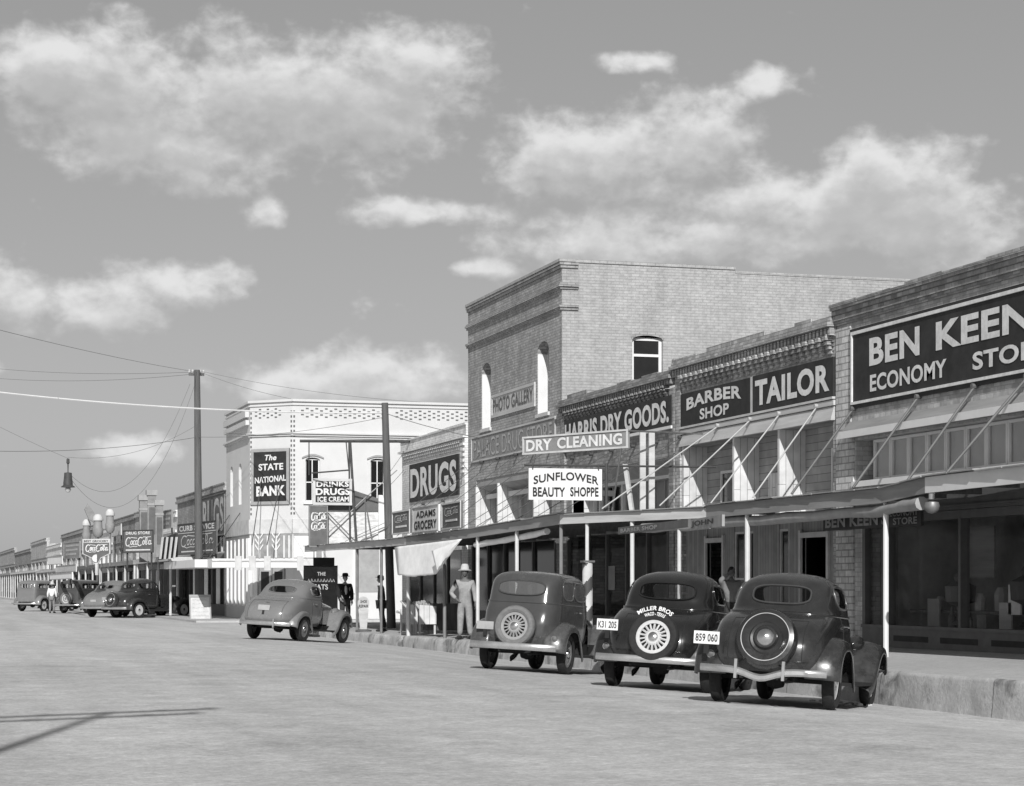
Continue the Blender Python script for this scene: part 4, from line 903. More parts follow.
sign('bank_sign', 'tall black board lettered The STATE NATIONAL BANK on the cream corner', 'sign', frN, m_black, .13, m_greytrim,
     (("The", .34, .66, .79, .89, dict(bold=.025, skew=.25)), ("STATE", .2, .85, .61, .73, dict(bold=.03, rise=.02)), ("NATIONAL", .1, .92, .38, .49, dict(bold=.03, rise=.09)), ("BANK", .14, .9, .15, .33, dict(bold=.045, rise=.03))))
hs = Frame(atY(313.5, 566, 73), (1, 0, 0), (0, 0, 1), (0, -1, 0), .75, .3)
b = MB(); hs.box(b, 0, .75, 0, .3, -.06, 0); tag(b.build('hanging_sign', m_black), 'small blank black board hung under the corner awning', 'sign')

def far_store(label, Ya, Yb, zt, m, seed, up=True):
    rnd = random.Random(seed)
    root = empty('store_building', (XB, (Ya + Yb) / 2, .1), label, 'building', 'stores along the far block')
    b = MB(); n = 3 if Yb - Ya < 12 else 4; w = (Yb - Ya - .8) / n
    up_h = [rect(Ya + .4 + k * w + .15, Ya + .4 + (k + 1) * w - .1, 2.95, 3.95) for k in range(n)]
    poly_wall(b, xm(XB), rect(Ya, Yb, 0, zt - .3), up_h + [rect(Ya + .5, Yb - .5, .1, 2.4)], .3, INX); b.build('street_wall', m, root)
    b = MB(); b.box(XB - .12, XB + .3, Ya, Yb, zt - .3, zt - .18); b.box(XB - .06, XB + .3, Ya, Yb, zt - .18, zt); b.box(XB - .1, XB + .3, Ya, Yb, zt + .002, zt + .06)
    if rnd.random() > .4: b.box(XB - .08, XB, Ya + .3, Yb - .3, 4.3, 4.42)
    b.build('cornice', m, root)
    for k, h in enumerate(up_h):
        window(root, xm(XB + .15), h[0][0], h[1][0], 2.95, 3.95, INX, m_white if rnd.random() > .4 else m_greytrim, rnd.choice((m_glassd, m_curtain, m_shade)), bars=((h[0][0] + h[1][0]) / 2,), w=.08)
    b = MB(); b.box(XB + .3, XB + .34, Ya + .5, Yb - .5, .1, 2.4); b.build('show_window', m_glassd, root)
    b = MB(); b.box(XB + .02, XB + .2, Ya + .5, Yb - .5, .1, .6)
    for k in range(5): y = Ya + .5 + k * (Yb - Ya - 1.1) / 4; b.box(XB + .02, XB + .2, y, y + .12, .6, 2.4)
    b.build('shop_front', rnd.choice((m_dkgrey, m_greytrim, m_whitew)), root)
    b = MB(); b.box(XB + .31, XB + 20, Ya + .02, Yb - .02, 0, zt - .5); b.build('body', m, root)
    return root
m_far = [m_brick_harris, m_brick_bk, m_brick_white, m_brick_tailor, m_brick_dark]
far_store('dark brick store with painted DRUGS lettering beside the cream bank', 94.02, 111.3, 6.05, m_brick_dark, 1)
sign('painted_sign', 'pale painted DRUGS lettering on the dark brick left of the bank', 'sign', fx(103.8, 94.3, 3.75, 5.7, XB, .03), m_midsign, .06, m_fascia, (("DRUGS", .04, .97, .1, .9, dict(bold=.03)),), thick=.03, lmat=m_fascia_l)
SP = [(111.32, 120, 5.4, 2, 'low grey store next left of the painted DRUGS wall'), (120.02, 132, 5.95, 1, 'buff brick store behind the drug store script board'), (132.02, 146, 5.9, 0, 'grey brick store behind the grocery script board'), (146.02, 158, 5.5, 2, 'whitewashed store beside the drums on posts'),
      (158.02, 173, 6.0, 3, 'brown brick store midway along the far block'), (173.02, 194, 6.0, 4, 'dark brick store with a sloping roofline above the parked old car'), (194.02, 214, 5.3, 2, 'pale store far along the street'), (214.02, 240, 6.2, 1, 'buff store very far along the street'), (240.02, 275, 5.6, 0, 'grey store near the end of the street'), (275.02, 330, 6.3, 3, 'last store at the far end of the street')]
for k, (a, c, z, mi, lab) in enumerate(SP): far_store(lab, a, c, z, m_far[mi], 20 + k)
def far_canopy(label, Ya, Yb, X0, z, fm):
    root = empty('awning', (X0, (Ya + Yb) / 2, .12), label, 'awning', 'awnings along the far block')
    b = MB(); b.prism([(X0, Ya, z + .2), (X0, Yb, z + .2), (XB - .02, Yb, z + .32), (XB - .02, Ya, z + .32)], (0, 0, .03)); b.build('roof', m_tin, root)
    b = MB(); b.box(X0, X0 + .05, Ya, Yb, z, z + .198); b.box(X0 + .052, XB - .03, Ya, Ya + .05, z, z + .198); b.build('fascia', fm, root)
    n = max(2, int((Yb - Ya) / 4.5)); 
    for k in range(n + 1):
        y = Ya + .15 + k * (Yb - Ya - .3) / n; b = MB(); b.tube([(X0 + .1, y, .1), (X0 + .1, y, z + .1)], .06, 6); b.build('post', m_postw, root)
far_canopy('white edged awning in front of the painted DRUGS wall', 97.0, 111.2, 11.8, 2.6, m_whitew)
far_canopy('dark awning beside the curb service board', 111.4, 131, 11.7, 2.58, m_fascia)
far_canopy('dark awning behind the two parked sedans', 131.2, 158, 11.7, 2.58, m_dkgrey)
far_canopy('pale awning behind the old square car', 158.2, 194, 11.7, 2.6, m_fascia_l)
far_canopy('light awning far along the street', 194.2, 240, 11.7, 2.7, m_whitew)
far_canopy('dark awning at the far end of the street', 240.2, 330, 11.7, 2.7, m_fascia)
# hanging signs of the far block
frQ = fo(177.8, 524.5, 216.5, 520, 556, 99); W_ = frQ.w; H_ = frQ.h
sg = sign('curb_service_sign', 'grey board lettered CURB SERVICE over white Coca-Cola script, partly behind the pole', 'sign', frQ, m_midsign, .04, m_iron, (("CURB SERVICE", .05, .95, .76, .93, dict(bold=.03)),),
     extra=lambda t: (script_logo(t, frQ, .07 * W_, .93 * W_, .24 * H_, .64 * H_, .012), frQ.box(t, .0, W_, .69 * H_, .71 * H_, 0, .013), frQ.box(t, .1 * W_, .9 * W_, .1 * H_, .14 * H_, 0, .012)))
b = MB()
for a in (.06, .94): b.tube([frQ.p(a * W_, 0, -.08), frQ.p(a * W_, -.3, -.08)], .05, 6)
b.build('bracket', m_iron, sg)
frE = fo(123, 530.3, 153.3, 529.5, 553, 100)
sg = sign('drug_store_sign', 'grey board lettered DRUG STORE over white Coca-Cola script above the far awning', 'sign', frE, m_midsign, .05, m_iron, (("DRUG STORE", .1, .9, .8, .93, dict(bold=.03)),),
     extra=lambda t: (script_logo(t, frE, .07 * frE.w, .95 * frE.w, .26 * frE.h, .7 * frE.h, .012), frE.box(t, .1 * frE.w, .9 * frE.w, .1 * frE.h, .15 * frE.h, 0, .012)))
b = MB()
for a in (.1, .9): b.tube([frE.p(a * frE.w, 0, -.08), frE.p(a * frE.w, -.7, -.08)], .05, 6)
b.build('bracket', m_iron, sg)
frG = fo(82.4, 539, 110.2, 538.8, 558, 108); w_, h_ = frG.w, frG.h
gs = empty('grocery_sign', frG.p(w_ / 2, 0), 'white bordered shield shaped board lettered BEST GROCERY with Coca-Cola script', 'sign')
def shield(s, d0, d1, y0):
    P = [(-w_ / 2, h_), (w_ / 2, h_), (w_ / 2, h_ * .22), (w_ * .16, -h_ * .02), (w_ * .07, -h_ * .3), (-w_ * .07, -h_ * .3), (-w_ * .16, -h_ * .02), (-w_ / 2, h_ * .22)]
    b = MB(); b.prism([frG.p(w_ / 2 + a * s, h_ / 2 + (c - h_ / 2) * s, d0) for a, c in P], frG.n * (d1 - d0)); return b
shield(1, -.06, 0, 0).build('board', m_whitew, gs); shield(.93, .002, .008, 0).build('field', m_midsign, gs)
t = MB(); frG.box(t, .03 * w_, .97 * w_, .8 * h_, .98 * h_, .009, .012); t.build('band', m_whitew, gs)
t = MB(); put_text(t, frG, 'BEST GROCERY', .06 * w_, .94 * w_, .83 * h_, .94 * h_, .016, .03); t.build('band_lettering', m_inkletter, gs)
t = MB(); script_logo(t, frG, .1 * w_, .93 * w_, .3 * h_, .72 * h_, .016); t.lathe([(.2, 0), (.2, .01)], 16, Matrix.Translation(frG.p(w_ / 2, -.02 * h_, .02)) @ Matrix.Rotation(R(90), 4, 'X')); t.build('lettering', m_letter, gs)
b = MB(); b.tube([frG.p(w_ / 2, -.3 * h_, -.05), frG.p(w_ / 2, -.9 * h_, -.05)], .09, 6); b.build('post', m_whitew, gs)
# more distant boards
for (p0, p1, yb, d0, m, lab) in (((64, 543), (80, 541), 559, 128, m_midsign2, 'worn grey board left of the shield shaped board'), ((48, 557), (62, 556), 565, 130, m_white, 'plain white board far down the street'), ((56, 566), (76, 564), 573, 118, m_whitew, 'long pale board low over the far awning'), ((50, 574), (72, 572), 580, 118, m_canvas, 'pale fringed valance board under the far awning'),
                                 ((112, 526), (121, 523.5), 537, 128, m_whitew, 'small pale upper board on the brick front near the drums'), ((158, 512), (172, 509), 530, 105, m_midsign2, 'two small grey panels above the awning left of the DRUGS wall')):
    fq = fo(p0[0], p0[1], p1[0], p1[1], yb, d0)
    def worn(t, fq=fq):
        for k in range(3): fq.box(t, .12 * fq.w, (.75 + .08 * k) * fq.w, (.2 + .26 * k) * fq.h, (.32 + .26 * k) * fq.h, 0, .01)
    sg = sign('store_board', lab, 'sign', fq, m, .04, m_greytrim, extra=worn if m is m_midsign2 else None, lmat=m_fade)
    b = MB()
    for a in (.15, .85): b.tube([fq.p(a * fq.w, .02, -.1), fq.p(a * fq.w, -max(.3, fq.o.z - 2.6), -.1)], .04, 5)
    b.build('bracket', m_iron, sg)
# canvas stripes hanging beside the curb service board
st = empty('striped_awning', atD(165, 552, 95), 'folded awning of dark and white striped canvas beside the curb service board', 'awning')
b = MB(); P = [atD(158, 560, 95), atD(176, 557, 91), atD(176, 533, 91), atD(163, 538, 95)]; b.prism(P, (.08, 0, 0)); b.build('cover', m_black, st)
b = MB()
for k in range(4):
    x = 159 + k * 4.6; dd = lambda q: 94.3 - 4 * (q - 158) / 18; b.prism([atD(x, 559, dd(x)), atD(x + 1.6, 559, dd(x + 1.6)), atD(x + 4.2, 537, dd(x + 4.2)), atD(x + 2.6, 537, dd(x + 2.6))], (.03, 0, 0))
b.build('stripe', m_canvas, st)
# drums with white caps on posts, and a pair of capped pylons
for k, (px, py, r, lab) in enumerate(((86.5, 524, .27, 'leftmost and lowest white capped drum on the far awning'), (98, 519, .32, 'middle white capped drum, the fattest, on the far awning'), (110, 514, .28, 'highest white capped drum, rightmost, on the far awning'))):
    p = atD(px, py, 128 - k * 3); root = empty('roof_ventilator', (p.x, p.y, 2.6), lab, 'ventilator', 'white capped drums on the far awning')
    T = Matrix.Translation((p.x, p.y, 0)); zc = p.z
    b = MB(); b.lathe([(.0, zc + .3), (r * .5, zc + .27), (r * .9, zc + .12), (r, zc - .06), (r * .95, zc - .1)], 16, T); b.build('cap', m_whitew, root, 40)
    b = MB(); b.lathe([(r * .75, zc - .1), (r * .8, zc - .5), (r * 1.0, zc - .6), (r * .9, zc - .95), (r * .5, zc - 1.1)], 16, T); b.build('drum', m_midsign2, root, 40)
    b = MB(); b.tube([(p.x, p.y, 2.6), (p.x, p.y, zc - 1.05)], .07, 6); b.build('post', m_steel, root)
p = atD(90.5, 516, 127); b = MB(); b.prism([p + Vector((-.35, 0, .4)), p + Vector((-.15, 0, .75)), p + Vector((.3, 0, .1)), p + Vector((.4, 0, -.5)), p + Vector((-.1, 0, -.2))], (0, .25, 0)); b.tube([p + Vector((.2, .1, -.2)), (p.x + .3, p.y, 2.6)], .05, 6)
tag(b.build('sign_finial', m_midsign2), 'dark feather shaped finial standing up over the capped drums', 'finial')
for px, y0, y1, w, lab in ((143.5, 498, 549, .2, 'left capped pylon above the drug store script board'), (151.5, 493, 549, .2, 'taller middle capped pylon above the drug store script board'), (159, 503, 540, .18, 'short right capped pylon above the awning')):
    p = atD(px, y1, 102); q = atD(px, y0, 102); root = empty('sign_pylon', (p.x, p.y, p.z), lab, 'pylon', 'capped pylons on the far awning')
    b = MB(); b.box(p.x - w, p.x + w, p.y - w, p.y + w, 2.6, q.z); b.build('shaft', m_midsign2, root)
    b = MB(); b.box(p.x - w * 1.3, p.x + w * 1.3, p.y - w * 1.3, p.y + w * 1.3, q.z - .12, q.z + .14); b.box(p.x - w * 1.1, p.x + w * 1.1, p.y - w * 1.1, p.y + w * 1.1, q.z - .6, q.z - .5); b.build('cap', m_greytrim, root)
    b = MB(); b.box(p.x - w * .7, p.x + w * .7, p.y - w - .03, p.y - w, q.z - 2.0, q.z - .7); b.build('panel', m_midsign, root)

# ================================================================== POLES, WIRES, STREET LAMP
def pole(label, base, top, r0, r1, arms, tilt=(0, 0)):
    root = empty('utility_pole', base, label, 'utility pole', 'utility poles')
    b = MB(); n = 8; bx, by, bz = base
    b.tube([(bx + tilt[0] * k / n, by + tilt[1] * k / n, bz + (top - bz) * k / n) for k in range(n + 1)], [r0 + (r1 - r0) * k / n for k in range(n + 1)], 12); b.build('pole', m_woodp, root, 60)
    for (z, hw, dx, dy) in arms:
        b = MB(); L = math.hypot(dx, dy); dx /= L; dy /= L; c = Vector((bx + tilt[0], by + tilt[1], z)); T = Matrix.Translation(c) @ Matrix.Rotation(math.atan2(dy, dx), 4, 'Z'); b.box(-hw, hw, r1 + .002, r1 + .1, -.06, .06, T); a = b.build('crossarm', m_wood, root)
        b = MB()
        for s in (-.92, -.5, .5, .92): b.lathe([(.025, .06), (.05, .08), (.05, .14), (.03, .2), (.0, .21)], 8, T @ Matrix.Translation((s * hw, r1 + .05, 0)))
        b.build('insulator', m_fascia_l, a)
    return root
pB = atZ(199.5, 616.5, .1); dP = 92
pB = atD(199.3, 616, 93); pB.z = .1
pole('tall wooden utility pole at the far street corner before the curb service board', tuple(pB), atD(197, 370, 93).z, .2, .13, [(atD(197, 374, 93).z, .34, 1, 0)], (-.1, 0))
p2 = atD(391.5, 627, 68); p2.z = .05
pole('shorter utility pole rising through the corner awning in front of the grocery', tuple(p2), atD(384, 403, 68).z, .15, .11, [], (-.22, 0))
pole('utility pole beside the street to the left, its shadow falling on the road', (-3.18, 4.2, 0), 12.2, .12, .07, [(12.0, 1.5, 1.44, .55), (11.5, 1.4, 1.44, .55)])
def wire(p0, p1, sag, r, label, m=m_iron, n=24):
    p0 = Vector(p0); p1 = Vector(p1); b = MB()
    far = (p0.y * .3 - p0.x) > 0 and p0.x / p0.y < math.tan(TH - math.atan(560 / F))       # runs on out of the picture to the left
    b.tube([p0.lerp(p1, k / n) - Vector((0, 0, sag * 4 * (k / n) * (1 - k / n))) for k in range(-n if far else 0, n + 1)], r, 5)
    return tag(b.build('overhead_wire', m), label, 'wire', 'overhead wires')
D1 = 93
m_wire = mat('grey_wire', .16, .6, .1, 2.); m_cable = mat('pale_cable', .6, .5, .1, 2.)
wire(atD(-60, 385, 70), atD(385, 413, 68), .25, .026, 'thick pale cable crossing the sky from the left to the corner pole', m_cable)
wire(atD(385, 413, 68), atD(560, 447, 60), .2, .011, 'thin wire dropping right from the corner pole to the tall brick building', m_wire)
wire(atD(-60, 362, 120), atD(194, 372, D1), .3, .009, 'upper thin wire from the left to the far corner pole', m_wire)
wire(atD(-60, 372, 120), atD(194, 374, D1), .4, .009, 'lower thin wire from the left to the far corner pole', m_wire)
wire(atD(-20, 325, 60), atD(197, 372, D1), .1, .008, 'steep thin wire sloping down from the upper left to the far corner pole', m_wire)
wire(atD(200, 371, D1), atD(560, 404, 90), .5, .008, 'long thin wire from the far corner pole to the right over the bank roof', m_wire)
wire(atD(200, 372, D1), atD(310, 402, 90), .15, .008, 'short thin wire from the far corner pole to the bank roof', m_wire)
wire(atD(-60, 449, 80), atD(198, 437, D1), .3, .011, 'thin wire midway up the far corner pole from the left', m_wire)
wire(atD(198, 437, D1), atD(385, 417, 68), .2, .008, 'thin wire between the far corner pole and the corner awning pole', m_wire)
wire(atD(226, 433, 88), atD(404, 440, 72), .05, .011, 'thin wire along the bank cornice', m_wire)
wire(atD(385, 478, 68), atD(404, 452, 72), .02, .008, 'upper thin guy from the corner awning pole to the grocery wall', m_wire)
wire(atD(385, 490, 68), atD(404, 470, 72), .02, .008, 'lower thin guy from the corner awning pole to the grocery wall', m_wire)
LP = atD(68, 470, 90)
wire(atD(190, 384, D1), LP + Vector((0, 0, -.1)), 2.4, .009, 'slack looped wire from the far corner pole down to the hanging street lamp', m_wire)
wire(atD(195, 384, D1), LP + Vector((.1, 0, -.35)), 3.0, .009, 'lower slack looped wire from the far corner pole to the hanging street lamp', m_wire)
wire(LP + Vector((0, 0, .55)), atD(197, 425, D1), .5, .008, 'thin straight feed from the lamp hook to the far corner pole', m_wire)
wire(atD(-60, 395, 90), LP + Vector((0, 0, .5)), .1, .009, 'suspension wire holding the street lamp from the left', m_wire)
lamp = empty('street_lamp', LP - Vector((0, 0, .95)), 'bell shaped street lamp hanging on wires over the far road', 'street lamp')
T = Matrix.Translation(LP)
b = MB(); b.lathe([(.0, .5), (.06, .48), (.07, .3), (.03, .25), (.02, -.1), (.0, -.1)], 10, T); b.build('hook', m_iron, lamp)
b = MB(); b.lathe([(.03, -.1), (.16, -.12), (.17, -.3), (.2, -.55), (.2, -.65), (.3, -.72), (.3, -.74), (.05, -.76)], 16, T); b.build('housing', m_iron, lamp, 40)
b = MB(); b.lathe([(.1, -.75), (.13, -.85), (.07, -.95), (.0, -.97)], 12, T); b.build('globe', m_fascia_l, lamp, 40)

# ================================================================== CARS
def crv(keys, n):
    """smooth interpolation of key rows (first column is the parameter)"""
    out = []; t0 = keys[0][0]; t1 = keys[-1][0]
    for i in range(n):
        t = t0 + (t1 - t0) * i / (n - 1)
        for k in range(len(keys) - 1):
            if keys[k][0] <= t <= keys[k + 1][0] + 1e-9: break
        a, b = keys[k], keys[k + 1]; s = (t - a[0]) / (b[0] - a[0])
        p = keys[k - 1] if k else a; q = keys[k + 2] if k + 2 < len(keys) else b
        row = [t]
        for c in range(1, len(a)):
            m0 = (b[c] - p[c]) / (b[0] - p[0]) * (b[0] - a[0]); m1 = (q[c] - a[c]) / (q[0] - a[0]) * (b[0] - a[0])
            dd = b[c] - a[c]
            if dd == 0: m0 = m1 = 0
            else:
                m0 = max(0, min(3, m0 / dd)) * dd; m1 = max(0, min(3, m1 / dd)) * dd
            s2, s3 = s * s, s * s * s
            row.append((2 * s3 - 3 * s2 + 1) * a[c] + (s3 - 2 * s2 + s) * m0 + (-2 * s3 + 3 * s2) * b[c] + (s3 - s2) * m1)
        out.append(row)
    return out
def smoothpath(P, n):
    L = [0]
    for k in range(1, len(P)): L.append(L[-1] + math.dist(P[k], P[k - 1]))
    return [tuple(r[1:]) for r in crv([(l,) + tuple(p) for l, p in zip(L, P)], n)]
class Body:
    def __init__(s, keys, nz=56, na=128):
        s.lv = crv(keys, nz); s.na = na
    def sec(s, z):
        L = s.lv; z = max(L[0][0], min(L[-1][0] - 1e-6, z))
        for k in range(len(L) - 1):
            if L[k][0] <= z <= L[k + 1][0]: break
        a, b = L[k], L[k + 1]; t = (z - a[0]) / (b[0] - a[0])
        return [a[c] + (b[c] - a[c]) * t for c in range(1, 5)]
    def rear(s, y, z):
        xr, xf, w, n = s.sec(z); q = max(0, 1 - abs(y / w) ** n) ** (1 / n); return Vector(((xr + xf) / 2 - (xf - xr) / 2 * q, y, z))
    def front(s, y, z):
        xr, xf, w, n = s.sec(z); q = max(0, 1 - abs(y / w) ** n) ** (1 / n); return Vector(((xr + xf) / 2 + (xf - xr) / 2 * q, y, z))
    def side(s, x, z, sg):
        xr, xf, w, n = s.sec(z); c = (xr + xf) / 2; q = max(0, 1 - min(1, abs((x - c) / ((xf - xr) / 2))) ** n) ** (1 / n); return Vector((x, sg * w * q, z))
    def mesh(s, holes):
        b = MB(); rows = []
        for (z, xr, xf, w, n) in s.lv:
            c = (xr + xf) / 2; a = (xf - xr) / 2; row = []
            for k in range(s.na):
                t = 2 * math.pi * k / s.na; ct, st_ = math.cos(t), math.sin(t)
                row.append(Vector((c + a * math.copysign(abs(ct) ** (2 / n), ct), w * math.copysign(abs(st_) ** (2 / n), st_), z)))
            rows.append(row)
        nz = len(rows); V = [p for r in rows for p in r]; Fc = []
        for i in range(nz - 1):
            for k in range(s.na):
                q = (i * s.na + k, i * s.na + (k + 1) % s.na, (i + 1) * s.na + (k + 1) % s.na, (i + 1) * s.na + k)
                m = (V[q[0]] + V[q[1]] + V[q[2]] + V[q[3]]) / 4
                if any(h(m) for h in holes): continue
                Fc.append(q)
        Fc.append(tuple((nz - 1) * s.na + k for k in range(s.na)))
        b.add(V, Fc); return b
def wheel_mb(parts, R0, wd, side, wire_, T):
    """parts: dict of MB: tyre, rim, cap"""
    h = wd / 2
    parts['tyre'].lathe([(R0 * .68, -h * .7), (R0 * .8, -h), (R0 * .93, -h * .9), (R0, -h * .5), (R0, h * .5), (R0 * .93, h * .9), (R0 * .8, h), (R0 * .68, h * .7)], 36, T, False)
    r = R0 * .68; o = h * .55
    if wire_:
        parts['rim'].lathe([(r, -h * .7), (r, o), (r * .93, o), (r * .9, o * .3), (r * .9, -h * .6)], 36, T, False)
        for k in range(18):
            a = 2 * math.pi * k / 18
            parts['rim'].tube([T @ Vector((r * .4 * math.cos(a), r * .4 * math.sin(a), o * .9)), T @ Vector((r * .9 * math.cos(a), r * .9 * math.sin(a), o * .25))], .016, 5)
        parts['rim'].lathe([(r, o * .3), (r, o), (r * .8, o * .95), (r * .78, o * .6)], 36, T, False)
        parts['rim'].lathe([(.0, o), (r * .48, o * .9), (r * .5, o * .3), (0, 0)], 20, T)
    else:
        parts['rim'].lathe([(r * 1.02, o * .9), (r * .95, o * 1.05), (r * .8, o * .6), (r * .5, o * .8), (r * .42, o * 1.2), (.001, o * 1.25)], 30, T)
    parts['cap'].lathe([(0, o * 1.75), (r * .16, o * 1.7), (r * .27, o * 1.4), (r * .3, o * .9)], 20, T)
def fender(mb, path, side, yi, yo, n=30, nb=10, drop=.13, lip=.06):
    P = smoothpath(path, n); rows = []
    for k in range(n):
        a = P[max(k - 1, 0)]; c = P[min(k + 1, n - 1)]; tx, tz = c[0] - a[0], c[1] - a[1]; l = math.hypot(tx, tz) or 1
        nx, nz_ = tz / l, -tx / l                           # towards the wheel for a path running rear to front
        row = []
        for j in range(nb + 1):
            w = j / nb * math.pi / 2; d = drop * (1 - math.cos(w)); y = yi + (yo - yi) * math.sin(w)
            row.append((P[k][0] + nx * d, side * y, P[k][1] + nz_ * d))
        row.append((P[k][0] + nx * (drop + lip), side * yo, P[k][1] + nz_ * (drop + lip)))
        row.append((P[k][0] + nx * (drop + lip), side * (yo - .02), P[k][1] + nz_ * (drop + lip)))
        rows.append(row)
    mb.grid(rows)
def oval(cx, cz, hw, hh, n=2.6, k=40):
    out = []
    for i in range(k):
        t = 2 * math.pi * i / k; ct, st_ = math.cos(t), math.sin(t)
        out.append((cx + hw * math.copysign(abs(ct) ** (2 / n), ct), cz + hh * math.copysign(abs(st_) ** (2 / n), st_)))
    return out
def make_car(name, label, sp, loc, heading):
    rt = empty(name, loc, label, 'car', sp.get('group'), R(90 - heading), local=True)
    h = R(heading); fw_ = Vector((math.sin(h), math.cos(h), 0)); lf = Vector((-math.cos(h), math.sin(h), 0)); o_ = Vector(loc)
    zz = lambda a, l: zr((o_ + fw_ * a + lf * l).x, (o_ + fw_ * a + lf * l).y)
    W2 = sp['track'] / 2; zl, zr_, fl_, fr2 = zz(0, W2), zz(0, -W2), zz(sp['wb'], W2), zz(sp['wb'], -W2)
    pitch = math.atan(((zl + zr_) - (fl_ + fr2)) / 2 / sp['wb']); roll_ = math.atan(((zl + fl_) - (zr_ + fr2)) / 2 / sp['track'])
    rt.rotation_euler = (roll_, pitch, R(90 - heading)); rt.location.z = (zl + zr_) / 2
    paint = sp['paint']; B = Body(sp['keys']); holes = []; wins = []
    belt = sp['belt']
    for (cy, cz, hw, hh) in sp['rear_win']: wins.append(('rear', cy, cz, hw, hh, sp.get('rn', 2.6), 0))
    for (cx, cz, hw, hh) in sp['side_win']:
        for sg in (-1, 1): wins.append(('side', cx, cz, hw, hh, 3.6, sg))
    wins.append(('front', 0, sp['ws'][0], sp['ws'][1], sp['ws'][2], 4, 0))
    for (k, a, z, hw, hh, n, sg) in wins:
        if k == 'rear': holes.append(lambda m, a=a, z=z, hw=hw, hh=hh, n=n: m.x < .75 and abs((m.y - a) / hw) ** n + abs((m.z - z) / hh) ** n < 1)
        elif k == 'side': holes.append(lambda m, a=a, z=z, hw=hw, hh=hh, n=n, sg=sg: m.y * sg > .3 and abs((m.x - a) / hw) ** n + abs((m.z - z) / hh) ** n < 1)
        else: holes.append(lambda m, a=a, z=z, hw=hw, hh=hh, n=n: m.x > .9 and abs((m.y - a) / hw) ** n + abs((m.z - z) / hh) ** n < 1)
    body = B.mesh(holes).build('body', paint, rt, 45)
    # belt moulding
    bm_ = MB(); xr, xf, w, n = B.sec(belt); pts = []
    for k in range(72):
        t = 2 * math.pi * k / 72; ct, st_ = math.cos(t), math.sin(t)
        pts.append(((xr + xf) / 2 + (xf - xr) / 2 * math.copysign(abs(ct) ** (2 / n), ct) * 1.003, (w + .004) * math.copysign(abs(st_) ** (2 / n), st_), belt))
    bm_.tube(pts, .014, 6, closed=True); bm_.build('moulding', paint, body, 60)
    for (k, a, z, hw, hh, n, sg) in wins:
        fn = {'rear': lambda p, q: B.rear(p, q), 'side': lambda p, q: B.side(p, q, sg), 'front': lambda p, q: B.front(p, q)}[k]
        nv = {'rear': Vector((-.006, 0, .003)), 'side': Vector((0, sg * .005, .002)), 'front': Vector((.006, 0, .003))}[k]
        fr_ = MB(); fr_.tube([fn(p, q) + nv for p, q in oval(a, z, hw * 1.02, hh * 1.03, n)], .016, 6, closed=True)
        nm = {'rear': 'rear_window', 'side': 'side_window', 'front': 'windshield'}[k]
        wo_ = fr_.build(nm, sp.get('trim', paint), rt, 60)
        g_ = MB(); rows = [[fn(p, q) + nv for p, q in oval(a, z, hw * s_, hh * s_, n)] for s_ in (.02, .5, .8, 1.0)]; g_.grid(rows, True); g_.build('pane', sp.get('glass', m_glassc), wo_, 60)
    if sp.get('lid'):
        x0, z0, z1 = sp['lid']; b = MB(); L_ = [B.rear(-x0, z0 + (z1 - z0) * k / 10, ) for k in range(11)] + [B.rear(-x0 + 2 * x0 * k / 10, z1) for k in range(11)] + [B.rear(x0, z1 - (z1 - z0) * k / 10) for k in range(11)]
        b.tube([p + Vector((-.002, 0, .001)) for p in L_], .005, 4); ld = b.build('trunk_lid', m_under, rt)
        p = B.rear(.0, z1 - .07) + Vector((-.02, 0, .01)); b = MB(); b.tube([p + Vector((0, -.05, 0)), p + Vector((-.015, 0, 0)), p + Vector((0, .05, 0))], .011, 6); b.build('handle', m_chrome, ld)
    # inside: seats and floor
    b = MB(); zf = .52; b.box(-.15, 1.35, -.56, .56, zf - .06, zf); b.build('floor', m_under, rt)
    b = MB(); b.box(.42, .62, -.52, .52, zf, belt + .08); b.box(.62, 1.1, -.52, .52, zf, zf + .28); b.build('seat', m_seat, rt)
    # doors: outlines as fine seams with a handle
    for sg in (-1, 1):
        x0, x1 = sp['door']; b = MB(); z0, z1 = sp['keys'][0][0] + .06, belt - .02
        for x in (x0, x1): b.tube([B.side(x, z0 + (z1 - z0) * k / 8, sg) for k in range(9)], .006, 4)
        b.tube([B.side(x0 + (x1 - x0) * k / 8, z0, sg) for k in range(9)], .006, 4); d = b.build('door', m_under, rt)
        b = MB(); p = B.side(x0 + .12, belt - .13, sg); b.tube([p + Vector((0, sg * .045, 0)), p + Vector((.11, sg * .045, 0))], .011, 6); b.tube([p, p + Vector((0, sg * .05, 0))], .012, 6); b.build('handle', m_chrome, d)
    # bonnet, grille, headlights
    b = MB(); rows = []
    for k in range(13):
        t = k / 12; x = 1.42 + (sp['nose'] - 1.42) * t; w = .7 - .36 * t; zt_ = sp['hood_z'] - .1 * t * t; row = []
        for j in range(17):
            a = math.pi * j / 16; row.append((x, w * math.copysign(abs(math.cos(a)) ** .55, math.cos(a)), .5 + (zt_ - .5) * abs(math.sin(a)) ** .5))
        rows.append(row)
    b.grid(rows); b.build('hood', paint, rt, 45)
    b = MB(); b.prism([rows[-1][j] for j in range(17)], (.05, 0, 0)); b.build('grille', m_chromed, rt)
